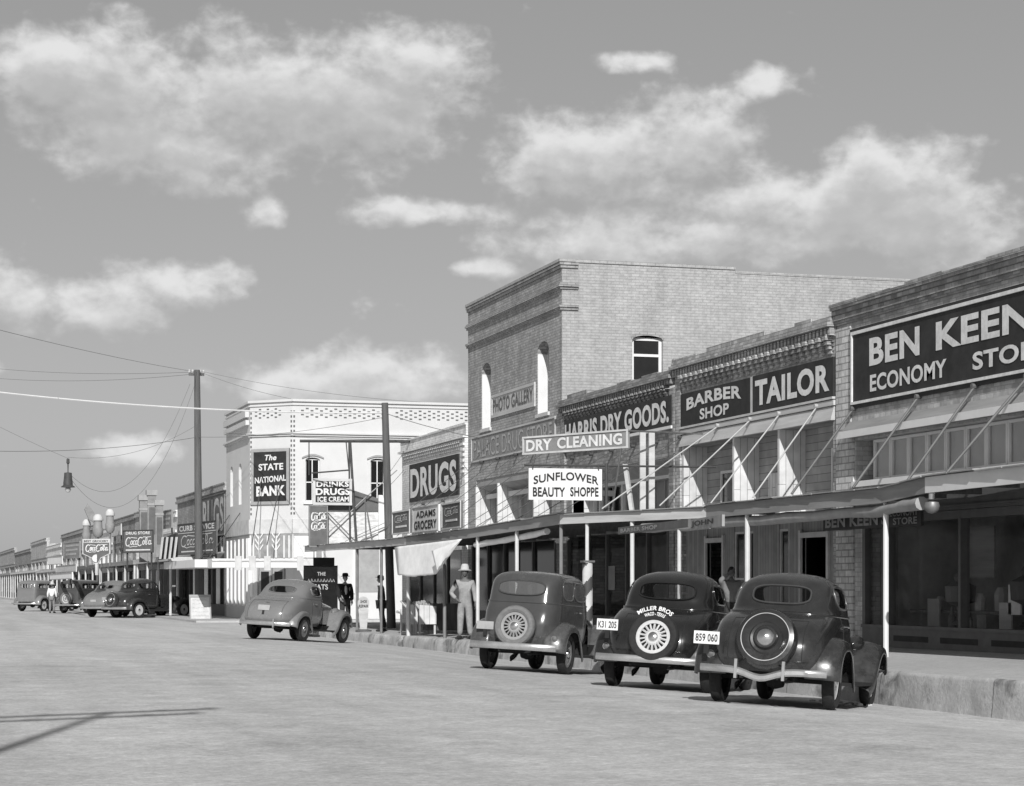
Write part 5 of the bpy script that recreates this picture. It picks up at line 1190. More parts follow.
    for sg in (-1, 1):
        b = MB(); hx, hy, hz = sp.get('hl', (sp['nose'] - .35, .56, .86)); T = Matrix.Translation((hx, sg * hy, hz)) @ Matrix.Rotation(R(90), 4, 'Y'); b.lathe([(0, -.22), (.06, -.2), (.11, -.1), (.125, .02), (.12, .05)], 18, T); hl = b.build('headlight', sp.get('lampm', paint), rt, 50)
        b = MB(); b.lathe([(.115, .05), (.06, .07), (0, .075)], 18, T); b.build('lens', m_chrome, hl, 50)
        b = MB(); b.tube([(hx - .03, sg * hy, hz - .08), (hx - .05, sg * (hy - .06), .6)], .02, 6); b.build('bracket', m_under, hl)
    wb = sp['wb']; R0 = sp['wheel_r']; tr = sp['track'] / 2
    for sg in (-1, 1):
        b = MB(); fender(b, sp['rf'], sg, .5, sp['fw'], drop=.14); o = b.build('rear_fender', paint, rt, 45); o.modifiers.new('t', 'SOLIDIFY').thickness = .012
        b = MB(); fender(b, [(x + wb, z) for x, z in sp['ff']], sg, .42, sp['fw'], drop=.12); o = b.build('front_fender', paint, rt, 45); o.modifiers.new('t', 'SOLIDIFY').thickness = .012
        b = MB(); b.box(.5, wb - .75, sg * .6, sg * (sp['fw'] - .02), .3, .345); b.build('running_board', m_under, rt)
        b = MB(); b.box(.2, wb - .5, sg * .5, sg * .62, .33, sp['keys'][0][0] + .04); b.build('sill', m_under, rt)
        for x in (0, wb):
            parts = {k: MB() for k in ('tyre', 'rim', 'cap')}
            T = Matrix.Translation((x, sg * tr, R0)) @ Matrix.Rotation(R(-90 * sg), 4, 'X')
            wheel_mb(parts, R0, sp['tyre_w'], sg, sp['wire'], T)
            wl = parts['tyre'].build('wheel', sp.get('tyrem', m_tyre), rt, 40); parts['rim'].build('rim', sp.get('rimm', m_rim), wl, 40); parts['cap'].build('hubcap', m_chrome, wl, 40)
    b = MB()
    for yy in (-.38, .38): b.box(-.75, wb + .3, yy - .04, yy + .04, .4, .5)
    b.tube([(0, -tr, R0), (0, tr, R0)], .05, 8); b.tube([(wb, -tr, R0), (wb, tr, R0)], .04, 8); b.lathe([(0, -.14), (.12, -.1), (.15, 0), (.12, .1), (0, .14)], 14, Matrix.Translation((0, 0, R0)) @ Matrix.Rotation(R(90), 4, 'X'))
    b.box(-.62, -.25, -.34, .34, .34, .5); b.tube([(-.85, -.3, .33), (1.2, -.25, .36)], .025, 6); b.box(-.4, 1.5, -.5, .5, .44, .52); b.build('chassis', m_under, rt)
    # bumpers
    bx_ = sp['bump_x']; bz = sp['bump_z']; bw = sp['bump_w']; bh = sp.get('bump_h', .045)
    def bumper(x0, s_, dip):
        b = MB(); rows = []
        for k in range(25):
            y = bw * (2 * k / 24 - 1); q = abs(y) / bw; x = x0 + s_ * (.03 + .16 * q ** 3.5); z = bz - dip * math.exp(-(y / .22) ** 2)
            rows.append([(x, y, z - bh), (x - s_ * .02, y, z - bh * .5), (x - s_ * .02, y, z + bh * .5), (x, y, z + bh), (x + s_ * .012, y, z + bh), (x + s_ * .012, y, z - bh)])
        b.grid(rows, True); return b
    bp = bumper(bx_, 1, sp.get('dip', 0)).build('rear_bumper', m_chromed, rt, 40)
    b = MB()
    for y in sp.get('guards', ()): b.box(bx_ - .04, bx_ + .02, y - .018, y + .018, bz - .11, bz + .13)
    for y in (-.36, .36): b.box(bx_ + .03, -.55, y - .03, y + .03, bz - .03, bz + .02)
    b.build('bumper_bracket', m_chromed, bp)
    bumper(wb + .72, -1, 0).build('front_bumper', m_chromed, rt, 40)
    # tail lights, licence plate
    for y in sp['tails']:
        p = Vector((sp['tail_x'], y, sp['tail_z'])); b = MB(); T = Matrix.Translation(p) @ Matrix.Rotation(R(-90), 4, 'Y'); b.lathe([(.02, -.2), (.04, -.08), (.052, -.01), (.052, .02)], 16, T); tl = b.build('tail_light', m_steel, rt, 40)
        b = MB(); b.lathe([(.044, .02), (.026, .032), (0, .036)], 14, T); b.build('lens', m_dkgrey, tl, 40)
    if sp.get('plate'):
        px_, py_, pz_, pw, ph, txt = sp['plate']
        fr = Frame((px_, py_ + pw / 2, pz_), (0, -1, 0), Vector((sp.get('plate_lean', 0), 0, 1)).normalized(), (-1, 0, 0), pw, ph)
        b = MB(); fr.box(b, 0, pw, 0, ph, -.008, 0); pl = b.build('licence_plate', m_white if txt else m_canvas_g, rt)
        if txt: t = MB(); put_text(t, fr, txt, pw * .07, pw * .93, ph * .18, ph * .8, .004, .02); t.build('plate_lettering', m_inkletter, pl)
        b = MB(); fr.box(b, pw * .4, pw * .6, -.12, .02, -.03, -.01); b.build('plate_bracket', m_under, pl)
    # spare wheel
    if sp.get('spare'):
        s_ = sp['spare']; T = Matrix.Translation(s_['at']) @ Matrix.Rotation(R(-90 + s_.get('lean', 0)), 4, 'Y')
        if s_['kind'] == 'covered':
            b = MB(); r = s_['r']; b.lathe([(r * .9, -.1), (r, -.07), (r * 1.0, .03), (r * .93, .085), (r * .8, .1), (r * .78, .09), (r * .55, .05), (r * .5, .065), (r * .42, .06), (r * .36, .1), (0, .11)], 44, T); sw = b.build('spare_wheel', paint, rt, 40)
            b = MB(); b.tube([T @ Vector((r * .79 * math.cos(k * math.pi / 24), r * .79 * math.sin(k * math.pi / 24), .1)) for k in range(48)], .006, 6, closed=True); b.build('ring', m_fascia_l, sw, 60)
            b = MB(); b.lathe([(0, .15), (r * .2, .14), (r * .31, .1), (r * .32, .08)], 24, T); b.build('hubcap', m_chrome, sw, 40)
        else:
            parts = {k: MB() for k in ('tyre', 'rim', 'cap')}; wheel_mb(parts, s_['r'], .17, 1, True, T)
            sw = parts['tyre'].build('spare_wheel', s_.get('tyrem', m_tyre), rt, 40); parts['rim'].build('rim', s_.get('rimm', m_rim), sw, 40); parts['cap'].build('hubcap', m_chrome, sw, 40)
            b = MB(); b.lathe([(s_['r'] * .6, -.02), (0, -.025)], 30, T); b.build('well', m_black, sw)
            if s_.get('words'):
                def arc_text(t, s0, a0, a1, r0, r1):
                    V, Fc = text_mesh(s0, .03)
                    t.add([T @ Vector(((r0 + (r1 - r0) * v) * math.cos(R(a0 + (a1 - a0) * u)), (r0 + (r1 - r0) * v) * math.sin(R(a0 + (a1 - a0) * u)), .0945 - .02 * v)) for u, v in V], Fc)
                # local axes of the wheel: x up, y towards the right-hand side seen from behind
                t = MB(); r = s_['r']
                arc_text(t, 'MILLER BROS', *s_['arc1']); arc_text(t, 'WACO - TEXAS', *s_['arc2']); t.build('tyre_lettering', m_letter, sw)
        b = MB(); b.tube([Vector(s_['at']), Vector(s_['at']) + Vector((.35, 0, -.1))], .05, 8); b.build('spare_mount', m_under, sw)
    return rt

RF = [(-.7, .38), (-.66, .60), (-.52, .81), (-.26, .94), (.04, .95), (.3, .86), (.49, .67), (.62, .46), (.7, .33)]
FF = [(-1.1, .32), (-.78, .42), (-.52, .64), (-.3, .83), (-.05, .92), (.2, .9), (.4, .76), (.5, .54)]
P_A = carpaint('dusty_black_car_paint', .016, .03); P_B = carpaint('shiny_black_car_paint', .01, .012); P_C = carpaint('dusty_dark_grey_car_paint', .05, .05); P_D = carpaint('mid_grey_car_paint', .17, .04); P_E = carpaint('tan_grey_car_paint', .17, .05); P_F = carpaint('black_sedan_paint', .025, .03); P_G = carpaint('old_grey_car_paint', .06, .05)
slant = [(.44, -.74, 1.5, .68, 5), (.6, -.82, 1.55, .74, 4.6), (.8, -.80, 1.56, .77, 4.4), (1.0, -.66, 1.57, .755, 4.2), (1.12, -.42, 1.57, .725, 4.2), (1.18, -.2, 1.57, .70, 4.2), (1.23, -.06, 1.56, .69, 4.2), (1.37, .04, 1.5, .665, 4.2), (1.5, .14, 1.42, .63, 4), (1.61, .27, 1.32, .56, 3.7), (1.68, .44, 1.18, .45, 3.3), (1.725, .62, 1.02, .28, 2.8), (1.74, .76, .9, .08, 2.4)]
base = dict(wb=2.85, wheel_r=.36, track=1.45, tyre_w=.16, fw=.89, rf=RF, ff=FF, nose=2.95, hood_z=1.08, bump_x=-1.02, bump_z=.45, bump_w=.8, tails=(-.72, .72), tail_x=-.64, tail_z=.62, wire=True, belt=1.17, door=(.45, 1.4), ws=(1.36, .5, .13))
def sp(**k): d = dict(base); d.update(k); return d
def at_wheel(px, py, heading, wb_track, z=0, d=None):
    """car origin (middle of the rear axle on the ground) from where its left rear tyre meets the road"""
    p = atZ(px, py, z) if d is None else atD(px, py, d); h = R(heading)
    left = Vector((-math.cos(h), math.sin(h), 0)); p = p - left * wb_track / 2; p.z = z; return p
grp = None
make_car('parked_car', 'black car with a covered spare wheel, nearest at the kerb on the right', sp(paint=P_A, keys=slant, fw=.93, hood_z=1.14, ws=(1.44, .52, .15), belt=1.19, rear_win=[(0, 1.43, .37, .115)], rn=3.2, side_win=[(.72, 1.43, .33, .14)], trim=m_chromed_dark, lid=(.47, .6, 1.1), dip=.09, guards=(-.3, .3), rimm=m_fascia_l, wire=False, tyrem=m_tyre,
    spare=dict(kind='covered', at=(-.86, -.03, .85), r=.385, lean=14), plate=(-.84, .74, .74, .33, .16, '859 060'), tails=(.72,)), at_wheel(719, 698, 35, 1.45), 35)
cB = [(.46, -.78, 1.5, .68, 5), (.6, -.84, 1.55, .73, 4.6), (.8, -.8, 1.56, .755, 4.4), (1.0, -.64, 1.57, .75, 4.2), (1.13, -.36, 1.57, .725, 4.2), (1.2, -.12, 1.57, .705, 4.2), (1.25, -.02, 1.55, .70, 4.2), (1.4, .06, 1.5, .675, 4.2), (1.54, .15, 1.42, .64, 4), (1.65, .27, 1.32, .58, 3.7), (1.73, .44, 1.18, .47, 3.3), (1.78, .62, 1.02, .3, 2.8), (1.8, .76, .9, .08, 2.4)]
make_car('parked_car', 'glossy black coupe with a white lettered spare tyre, between the two other spare wheel cars', sp(paint=P_B, keys=cB, rear_win=[(0, 1.47, .42, .12)], rn=3.2, side_win=[(.75, 1.46, .34, .14)], ws=(1.48, .52, .15), belt=1.21, lid=(.46, .6, 1.1), hood_z=1.1, rimm=m_rimd, tyrem=m_tyre,
    spare=dict(kind='wire', at=(-.86, -.06, .77), r=.375, lean=14, words=True, rimm=m_rim, arc1=(38, -38, .385, .455), arc2=(27, -27, .305, .365)), plate=(-.84, .65, .84, .32, .16, 'K31 205'), bump_h=.05, tails=(.7,), tail_z=.6), at_wheel(613, 682.5, 33.5, 1.45), 33.5)
cC = [(.5, -.66, 1.5, .68, 5), (.65, -.72, 1.55, .71, 5), (.85, -.72, 1.56, .725, 5), (1.05, -.67, 1.57, .725, 5), (1.2, -.6, 1.57, .71, 5), (1.26, -.58, 1.56, .70, 5), (1.46, -.53, 1.5, .685, 5), (1.6, -.48, 1.44, .665, 5), (1.69, -.4, 1.38, .63, 4.8), (1.76, -.26, 1.28, .55, 4.4), (1.80, -.04, 1.1, .4, 4), (1.82, .2, .85, .16, 3)]
make_car('parked_car', 'dusty dark sedan with a pale wire spoked spare wheel, beside the man in overalls', sp(paint=P_C, keys=cC, rear_win=[(0, 1.49, .43, .125)], rn=2.8, glass=m_glass_skytint, ws=(1.5, .54, .14), side_win=[(.1, 1.48, .27, .16), (.82, 1.48, .36, .16)], belt=1.24, hl=(2.72, .8, .97), rimm=m_tyre_d, tyrem=m_tyre, hood_z=1.12, lampm=P_A,
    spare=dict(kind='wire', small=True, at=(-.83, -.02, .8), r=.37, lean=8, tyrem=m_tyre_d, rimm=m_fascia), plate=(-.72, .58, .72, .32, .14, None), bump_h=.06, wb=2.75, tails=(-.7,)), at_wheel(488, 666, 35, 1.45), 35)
torp = [(.42, -.95, 1.5, .68, 4.5), (.6, -1.04, 1.58, .76, 4.4), (.8, -1.0, 1.6, .79, 4.2), (.98, -.82, 1.6, .785, 4), (1.1, -.56, 1.6, .76, 4), (1.18, -.3, 1.59, .735, 4), (1.24, -.12, 1.57, .72, 4), (1.38, .06, 1.48, .695, 3.9), (1.52, .24, 1.38, .64, 3.7), (1.62, .42, 1.24, .54, 3.3), (1.68, .6, 1.1, .38, 3), (1.71, .78, .96, .1, 2.4)]
RFt = [(-.82, .42), (-.74, .62), (-.52, .8), (-.22, .9), (.04, .9), (.26, .82), (.42, .66), (.52, .46), (.56, .36)]
FFt = [(-.95, .34), (-.72, .5), (-.55, .72), (-.35, .88), (-.05, .96), (.25, .92), (.46, .76), (.56, .5)]
make_car('parked_car', 'mid grey fastback coupe parked at an angle before the bank', sp(paint=P_D, keys=torp, rear_win=[(0, 1.4, .39, .1)], rn=2.8, side_win=[(.85, 1.4, .32, .13)], ws=(1.42, .5, .13), belt=1.18, fw=.85, hood_z=1.15, lid=(.5, .6, 1.08), wire=False, rimm=m_tyre_d, tyrem=m_tyre, rf=RFt, ff=FFt, nose=3.0,
    bump_w=.74, bump_x=-1.12, bump_h=.055, plate=(-1.02, .02, .8, .34, .15, None), plate_lean=.3, tails=(.74,), tail_x=-.5, tail_z=.85, guards=(-.35,)), at_wheel(253.5, 638.5, 34, 1.45), 34)
make_car('parked_car', 'tan grey fastback sedan, left of the dark sedan at the far kerb', sp(paint=P_E, keys=torp, rear_win=[(-.2, 1.4, .18, .085), (.2, 1.4, .18, .085)], side_win=[(.6, 1.4, .2, .11), (1.05, 1.4, .2, .12)], ws=(1.42, .5, .13), belt=1.18, wire=False, rimm=m_rimd, rf=RFt, ff=FFt, nose=3.0, bump_w=.74, bump_x=-1.12, bump_h=.05, plate=(-1.03, .0, .66, .3, .16, None), tails=(.7, -.7)), at_wheel(92, 616.5, 38, 1.45, d=98), 38)
make_car('parked_car', 'dark sedan with a round covered spare, showing its long side at the far kerb', sp(paint=P_F, keys=cB, rear_win=[(0, 1.46, .38, .11)], side_win=[(.42, 1.45, .22, .13), (.95, 1.45, .26, .14)], ws=(1.48, .52, .15), belt=1.2, wire=False, rimm=m_fascia_l, spare=dict(kind='covered', at=(-.9, .05, .82), r=.36, lean=12), bump_h=.055, plate=(-.74, .7, .8, .3, .14, None), tails=(-.7,)), at_wheel(116, 617.5, 52, 1.45, d=96), 52)
boxy = [(.55, -.7, 1.5, .64, 9), (.75, -.72, 1.52, .67, 9), (1.0, -.72, 1.53, .68, 9), (1.2, -.7, 1.54, .68, 9), (1.3, -.69, 1.52, .675, 9), (1.5, -.66, 1.45, .665, 8), (1.66, -.6, 1.42, .63, 7), (1.74, -.5, 1.35, .5, 5), (1.78, -.3, 1.1, .2, 4)]
make_car('parked_car', 'old square backed car with a pale spare wheel, farthest left', sp(paint=P_G, keys=boxy, rear_win=[(0, 1.45, .38, .12)], rn=6, side_win=[(-.1, 1.45, .3, .14), (.85, 1.45, .45, .14)], belt=1.24, spare=dict(kind='wire', at=(-.87, .0, .78), r=.36, tyrem=m_tyre_d, rimm=m_rim, lean=4), bump_x=-1.1, plate=None, tails=(.6,)), at_wheel(64, 613.5, 38, 1.45, d=112), 38)
make_car('parked_car', 'pale square car half hidden at the left end of the parked row', sp(paint=P_E, keys=boxy, rear_win=[(0, 1.45, .38, .12)], rn=6, side_win=[(-.1, 1.45, .3, .14), (.85, 1.45, .45, .14)], belt=1.24, bump_x=-1.1, plate=None, tails=(.6,)), at_wheel(22, 612, 38, 1.45, d=121), 38)
pS = atD(398, 622, 74); pS.z = .0
make_car('parked_car', 'dark car in the side street glimpsed past the man leaning on the pole', sp(paint=P_A, keys=cC, rear_win=[(0, 1.49, .42, .12)], side_win=[(.1, 1.48, .26, .15), (.82, 1.48, .34, .15)], ws=(1.5, .54, .14), belt=1.24, plate=None, tails=(-.7,), rimm=m_tyre_d), (19.5, 79.5, 0), 92)

# ================================================================== STREET THINGS
bp = atD(587.5, 600, 43); gz = zs(bp.y, bp.x)
bpole = empty('barber_pole', (bp.x, bp.y, gz), 'white pole with broad dark spiral stripes at the pavement edge', 'barber pole')
zt_ = atD(587, 560.5, 43).z
b = MB(); L = zt_ - gz - .1; n = 28; nz_ = 60; rows = []
for k in range(nz_ + 1):
    rows.append([(bp.x + .105 * math.cos(2 * math.pi * j / n), bp.y + .105 * math.sin(2 * math.pi * j / n), gz + .05 + L * k / nz_) for j in range(n)])
b.grid(rows, True)
b.m = [1 if ((k / nz_ * L / .62 - j / n) % 1.0) < .46 else 0 for k in range(nz_) for j in range(n)]
b.build('shaft', [m_whitew, m_iron], bpole)
b = MB(); b.box(bp.x - .12, bp.x + .12, bp.y - .12, bp.y + .12, zt_ - .04, zt_); b.lathe([(.16, gz - .01), (.16, gz + .05), (.13, gz + .08)], 16, Matrix.Translation((bp.x, bp.y, 0))); b.build('cap', m_dkgrey, bpole)
# round repair sign on a tapering stand
p = atD(363.5, 632, 64.5); p.z = zs(p.y, p.x) + .02
rs = empty('repair_sign', tuple(p), 'white round topped sign lettered SHOE REPAIR on a tapering stand', 'sign')
h0 = atD(363.5, 595, 64.5).z - p.z
b = MB(); b.prism([(p.x - .1, p.y, p.z + .04), (p.x + .1, p.y, p.z + .04), (p.x + .16, p.y, p.z + h0 * .6), (p.x - .16, p.y, p.z + h0 * .6)], (0, .05, 0)); b.build('stand', m_fascia_l, rs)
b = MB(); P = [(p.x + .18 * math.cos(a * math.pi / 12), p.y - .01, p.z + h0 * .76 + (.22 * math.sin(a * math.pi / 12))) for a in range(24)]; b.prism([P[k] for k in range(24)], (0, .06, 0)); bo = b.build('board', m_fascia_l, rs)
fr = fy(p.x - .18, p.x + .18, p.z + h0 * .76 - .2, p.z + h0 * .76 + .2, p.y - .012); t = MB(); put_text(t, fr, 'SHOE', .08, .28, .22, .31, .004, .03); put_text(t, fr, 'REPAIR', .03, .33, .08, .17, .004, .03); t.build('lettering', m_inkletter, bo)
b = MB(); b.lathe([(.25, -.02), (.25, .03), (.1, .06)], 20, Matrix.Translation(p)); b.build('foot', m_dkgrey, rs)
# A-frame notice by the far pole
p = atD(201, 619, 88); fr = Frame((p.x - .42, p.y, .02), (1, 0, 0), Vector((0, .2, 1)).normalized(), Vector((0, -1, .2)).normalized(), .8, 1.05)
af = empty('sandwich_board', (p.x, p.y, 0), 'white written notice board on the ground at the foot of the far pole', 'sandwich board')
b = MB(); fr.box(b, 0, .8, 0, 1.05, -.03, 0); b.build('board', m_whitew, af)
b = MB(); fr.box(b, -.05, .85, .98, 1.08, 0, .04); fr.box(b, -.05, .0, 0, .98, 0, .04); fr.box(b, .8, .85, 0, .98, 0, .04); b.build('frame', m_greytrim, af)
t = MB(); rnd = random.Random(3)
for k in range(5):
    x = .08
    while x < .68: w = rnd.uniform(.04, .12); stroke(t, fr, [(x, .85 - k * .17), (x + w * .4, .88 - k * .17 + rnd.uniform(-.03, .03)), (x + w, .85 - k * .17)], .02, .004); x += w + .03
t.build('scrawl', m_greytrim, af)
b = MB(); b.prism([(p.x - .4, p.y + .2, 1.02), (p.x + .36, p.y + .2, 1.02), (p.x + .36, p.y + .6, 0), (p.x - .4, p.y + .6, 0)], (0, .03, 0)); b.build('rear_leg', m_wood, af)
# produce stands in front of the grocery
def stand(label, px0, px1, pyt, pyb, d):
    A = atD(px0, pyb, d); B_ = atD(px1, pyb, d); z0 = zs(A.y, A.x); zt_ = atD(px0, pyt, d).z; root = empty('produce_stand', (A.x, A.y, z0), label, 'produce stand', 'produce stands at the grocery')
    b = MB(); b.prism([(A.x, A.y, z0 + .3), (B_.x, A.y, z0 + .3), (B_.x, A.y, zt_ - .03), (A.x, A.y, zt_)], (0, .05, 0)); b.prism([(A.x, A.y + .055, zt_ - .12), (B_.x, A.y + .055, zt_ - .12), (B_.x, A.y + .8, zt_ + .06), (A.x, A.y + .8, zt_ + .06)], (0, 0, .03)); b.build('bin', m_boards_w, root)
    for x in (A.x + .002, B_.x - .052):
        for y in (A.y + .052, A.y + .75): b = MB(); b.box(x, x + .05, y, y + .05, z0 - .02, zt_ - .15); b.build('leg', m_whitew, root)
    rnd = random.Random(px0); b = MB()
    for k in range(26):
        c = Vector((rnd.uniform(A.x + .06, B_.x - .06), A.y + rnd.uniform(.12, .7), 0)); c.z = zt_ - .12 + (c.y - A.y - .055) * .24 + .07; r = rnd.uniform(.035, .05); b.lathe([(0, -r), (r * .7, -r * .7), (r, 0), (r * .7, r * .7), (0, r)], 8, Matrix.Translation(c))
    tag(b.build('produce', m_greytrim, None, 50), 'heap of round produce ' + ('on the left stand' if px0 < 415 else 'on the right stand') + ' at the grocery', 'produce')
stand('left white slatted produce stand by the awning post', 406.5, 418.5, 604, 636, 58.6); stand('right white slatted produce stand with a sloping top', 419.5, 437.5, 605, 636, 58.2)
b = MB(); A = atD(451, 612, 59); b.box(A.x - .7, A.x + .7, A.y, A.y + .5, zs(A.y), zs(A.y) + .75); b.box(A.x - .72, A.x + .72, A.y - .02, A.y + .5, zs(A.y) + .3, zs(A.y) + .34); tag(b.build('crate', m_wood), 'dark wooden crate behind the man in overalls', 'crate')
# goods seen in the economy store window
def goods(name, label, cat, Y, z, kind, m, s):
    x = XF + .7; b = MB()
    if kind == 'card': b.box(x, x + .03, Y - s * .4, Y + s * .4, z, z + s)
    elif kind == 'bottle': b.lathe([(s * .18, z), (s * .2, z + s * .55), (s * .07, z + s * .75), (s * .07, z + s)], 12, Matrix.Translation((x, Y, 0)))
    elif kind == 'bust': b.lathe([(s * .2, z), (s * .06, z + s * .1), (s * .06, z + s * .35), (s * .28, z + s * .45), (s * .3, z + s * .75), (s * .1, z + s * .85), (s * .13, z + s * .92), (s * .08, z + s), (0, z + s * 1.01)], 14, Matrix.Translation((x, Y, 0)))
    elif kind == 'box': b.box(x, x + .3, Y - s * .4, Y + s * .4, z, z + s * .6); b.box(x - .01, x + .31, Y - s * .41, Y + s * .41, z + s * .6, z + s * .7)
    tag(b.build(name, m), label, cat, 'goods in the shop window')
fl = zs(30) + .3
rnd = random.Random(11)
b = MB()
for y in (26.2, 28.3, 30.6, 32.8): b.box(XF + 1.3, XF + 1.34, y, y + .9, 1.6, 2.5)
b.build('backdrop', m_fascia, bk)
for k in range(14):                                    # shelf goods further back
    y = 24.8 + k * .72 + rnd.uniform(-.1, .1); h = rnd.uniform(.15, .45); x = XF + 1.0; b = MB(); b.lathe([(h * .3, fl + .35), (h * .34, fl + .35 + h * .7), (h * .2, fl + .35 + h), (0, fl + .35 + h)], 10, Matrix.Translation((x, y, 0)))
    tag(b.build('jar', rnd.choice((m_fascia_l, m_greytrim, m_dkgrey, m_midsign2))), 'jar or tin on the back row of the shop window', 'jar', 'jars in the back row of the shop window')
b = MB(); b.box(XF + .8, XF + 1.2, 24.6, 35, fl + .3, fl + .345); b.build('shelf', m_wood, bk)
for k, (nm, lab, cat, Y, kind, m, s, dz) in enumerate((('price_card', 'white price card standing tallest in the shop window', 'card', 31.05, 'card', m_canvas, .5, .3), ('price_card', 'grey printed card low in the shop window', 'card', 31.35, 'card', m_fascia_l, .5, 0), ('price_card', 'framed card at the left of the shop window', 'card', 33.9, 'card', m_greytrim, .55, 0),
    ('bottle', 'dark bottle right of the framed card in the shop window', 'bottle', 33.2, 'bottle', m_dkgrey, .4, 0), ('bottle', 'pale bottle in the middle of the shop window', 'bottle', 32.6, 'bottle', m_fascia_l, .34, 0), ('display_bust', 'dark display bust behind the bottles in the shop window', 'display bust', 32.9, 'bust', m_dkgrey, .9, .1), ('display_bust', 'dark display bust beside the white price card in the shop window', 'display bust', 30.6, 'bust', m_iron, 1.0, .1),
    ('box', 'lidded box at the right of the shop window', 'box', 30.1, 'box', m_midsign, .6, 0), ('box', 'small pale box between the bottles in the shop window', 'box', 32.15, 'box', m_midsign2, .4, 0))): goods(nm, lab, cat, Y, fl + dz, kind, m, s)
b = MB(); b.box(XF + .42, XF + .46, 43.4, 44.3, 1.3, 1.9); 
# poster in the barber's window, and stones by the kerb
fr = fo(602, 560, 614, 559, 578, 42.5); b = MB(); fr = fx(50.1, 49.4, 1.35, 1.95, XF, -.02); fr.box(b, 0, fr.w, 0, fr.h, -.008, 0); tag(b.build('poster', m_canvas_g), 'pale poster stuck inside the dark window behind the barber pole', 'poster')
rnd = random.Random(5)
for k in range(16):
    r = rnd.uniform(.02, .055); c = Vector((XC - rnd.uniform(.1, .7), rnd.uniform(26.6, 28.2), -.22 + r * .3)); b = MB(); rows = []
    for i in range(7):
        a = math.pi * i / 6; rows.append([(c.x + r * math.sin(a) * math.cos(w * math.pi / 4) * rnd.uniform(.7, 1.3), c.y + r * math.sin(a) * math.sin(w * math.pi / 4) * rnd.uniform(.7, 1.3), c.z + r * .6 * math.cos(a)) for w in range(8)])
    b.grid(rows, True); tag(b.build('stone', m_whitew), 'small white lump of broken concrete at the foot of the kerb', 'stone', 'broken lumps at the kerb foot')

# ================================================================== PEOPLE
def skin(joints, edges, radii, level=2):
    names = list(joints); me = bpy.data.meshes.new('s'); idx = {n: i for i, n in enumerate(names)}
    me.from_pydata([joints[n] for n in names], [(idx[a], idx[b]) for a, b in edges], []); me.update()
    o = bpy.data.objects.new('s', me); COL.objects.link(o); md = o.modifiers.new('s', 'SKIN'); sv = me.skin_vertices[0].data
    for n in names:
        r = radii[n]; sv[idx[n]].radius = (r, r) if not isinstance(r, tuple) else r; sv[idx[n]].use_root = False
    sv[0].use_root = True
    md.use_smooth_shade = True; ss = o.modifiers.new('u', 'SUBSURF'); ss.levels = level; ss.render_levels = level
    bpy.context.view_layer.update(); m2 = bpy.data.meshes.new_from_object(o.evaluated_get(bpy.context.evaluated_depsgraph_get()))
    V = [tuple(v.co) for v in m2.vertices]; Fc = [tuple(p.vertices) for p in m2.polygons]
    bpy.data.objects.remove(o); bpy.data.meshes.remove(me); bpy.data.meshes.remove(m2); return V, Fc
BE = [('pelvis', 'waist'), ('waist', 'chest'), ('chest', 'neck'), ('neck', 'head')]
for s_ in 'LR': BE += [('chest', 'sh' + s_), ('sh' + s_, 'el' + s_), ('el' + s_, 'wr' + s_), ('pelvis', 'hip' + s_), ('hip' + s_, 'kn' + s_), ('kn' + s_, 'an' + s_), ('an' + s_, 'toe' + s_)]
BJ = dict(pelvis=(0, 0, .95), waist=(0, 0, 1.1), chest=(0, 0, 1.36), neck=(.0, 0, 1.5), head=(.02, 0, 1.58), shL=(0, .185, 1.42), elL=(-.02, .25, 1.14), wrL=(.06, .26, .9), shR=(0, -.185, 1.42), elR=(-.02, -.25, 1.14), wrR=(.06, -.26, .9),
          hipL=(0, .095, .9), knL=(.02, .11, .5), anL=(-.01, .12, .09), toeL=(.16, .14, .035), hipR=(0, -.095, .9), knR=(.02, -.11, .5), anR=(-.01, -.12, .09), toeR=(.16, -.14, .035))
BR = dict(pelvis=.135, waist=.125, chest=.14, neck=.06, head=.055, shL=.075, elL=.048, wrL=.032, shR=.075, elR=.048, wrR=.032, hipL=.095, knL=.062, anL=.042, toeL=.035, hipR=.095, knR=.062, anR=.042, toeR=.035)
def head_mesh(c, turn):
    rows = []; n, m = 22, 28
    for i in range(n + 1):
        a = math.pi * i / n; row = []
        for j in range(m):
            w = 2 * math.pi * j / m; x = .098 * math.sin(a) * math.cos(w); y = .076 * math.sin(a) * math.sin(w); z = .118 * math.cos(a)
            f = max(0, math.cos(w)) * math.sin(a)
            if z < -.02: y *= 1 - .28 * (-z / .118); x *= (1 + .04 * f)
            x += .028 * math.exp(-((y / .013) ** 2)) * math.exp(-(((z + .022) / .022) ** 2)) * (f > .3)      # nose
            x -= .012 * math.exp(-(((abs(y) - .032) / .014) ** 2)) * math.exp(-(((z - .008) / .012) ** 2)) * (f > .2)   # eye sockets
            x += .007 * math.exp(-((y / .022) ** 2)) * math.exp(-(((z + .062) / .008) ** 2)) * (f > .3)      # lips
            x += .010 * math.exp(-((y / .025) ** 2)) * math.exp(-(((z + .1) / .018) ** 2)) * (f > .2)        # chin
            y += math.copysign(.016, y) * math.exp(-(((x + .005) / .018) ** 2)) * math.exp(-(((z + .01) / .026) ** 2)) * (abs(y) > .05)  # ears
            row.append((x, y, z))
        rows.append(row)
    b = MB(); T = Matrix.Translation(c) @ Matrix.Rotation(turn, 4, 'Z'); b.grid([[T @ Vector(p) for p in r] for r in rows], True); return b.v, b.f
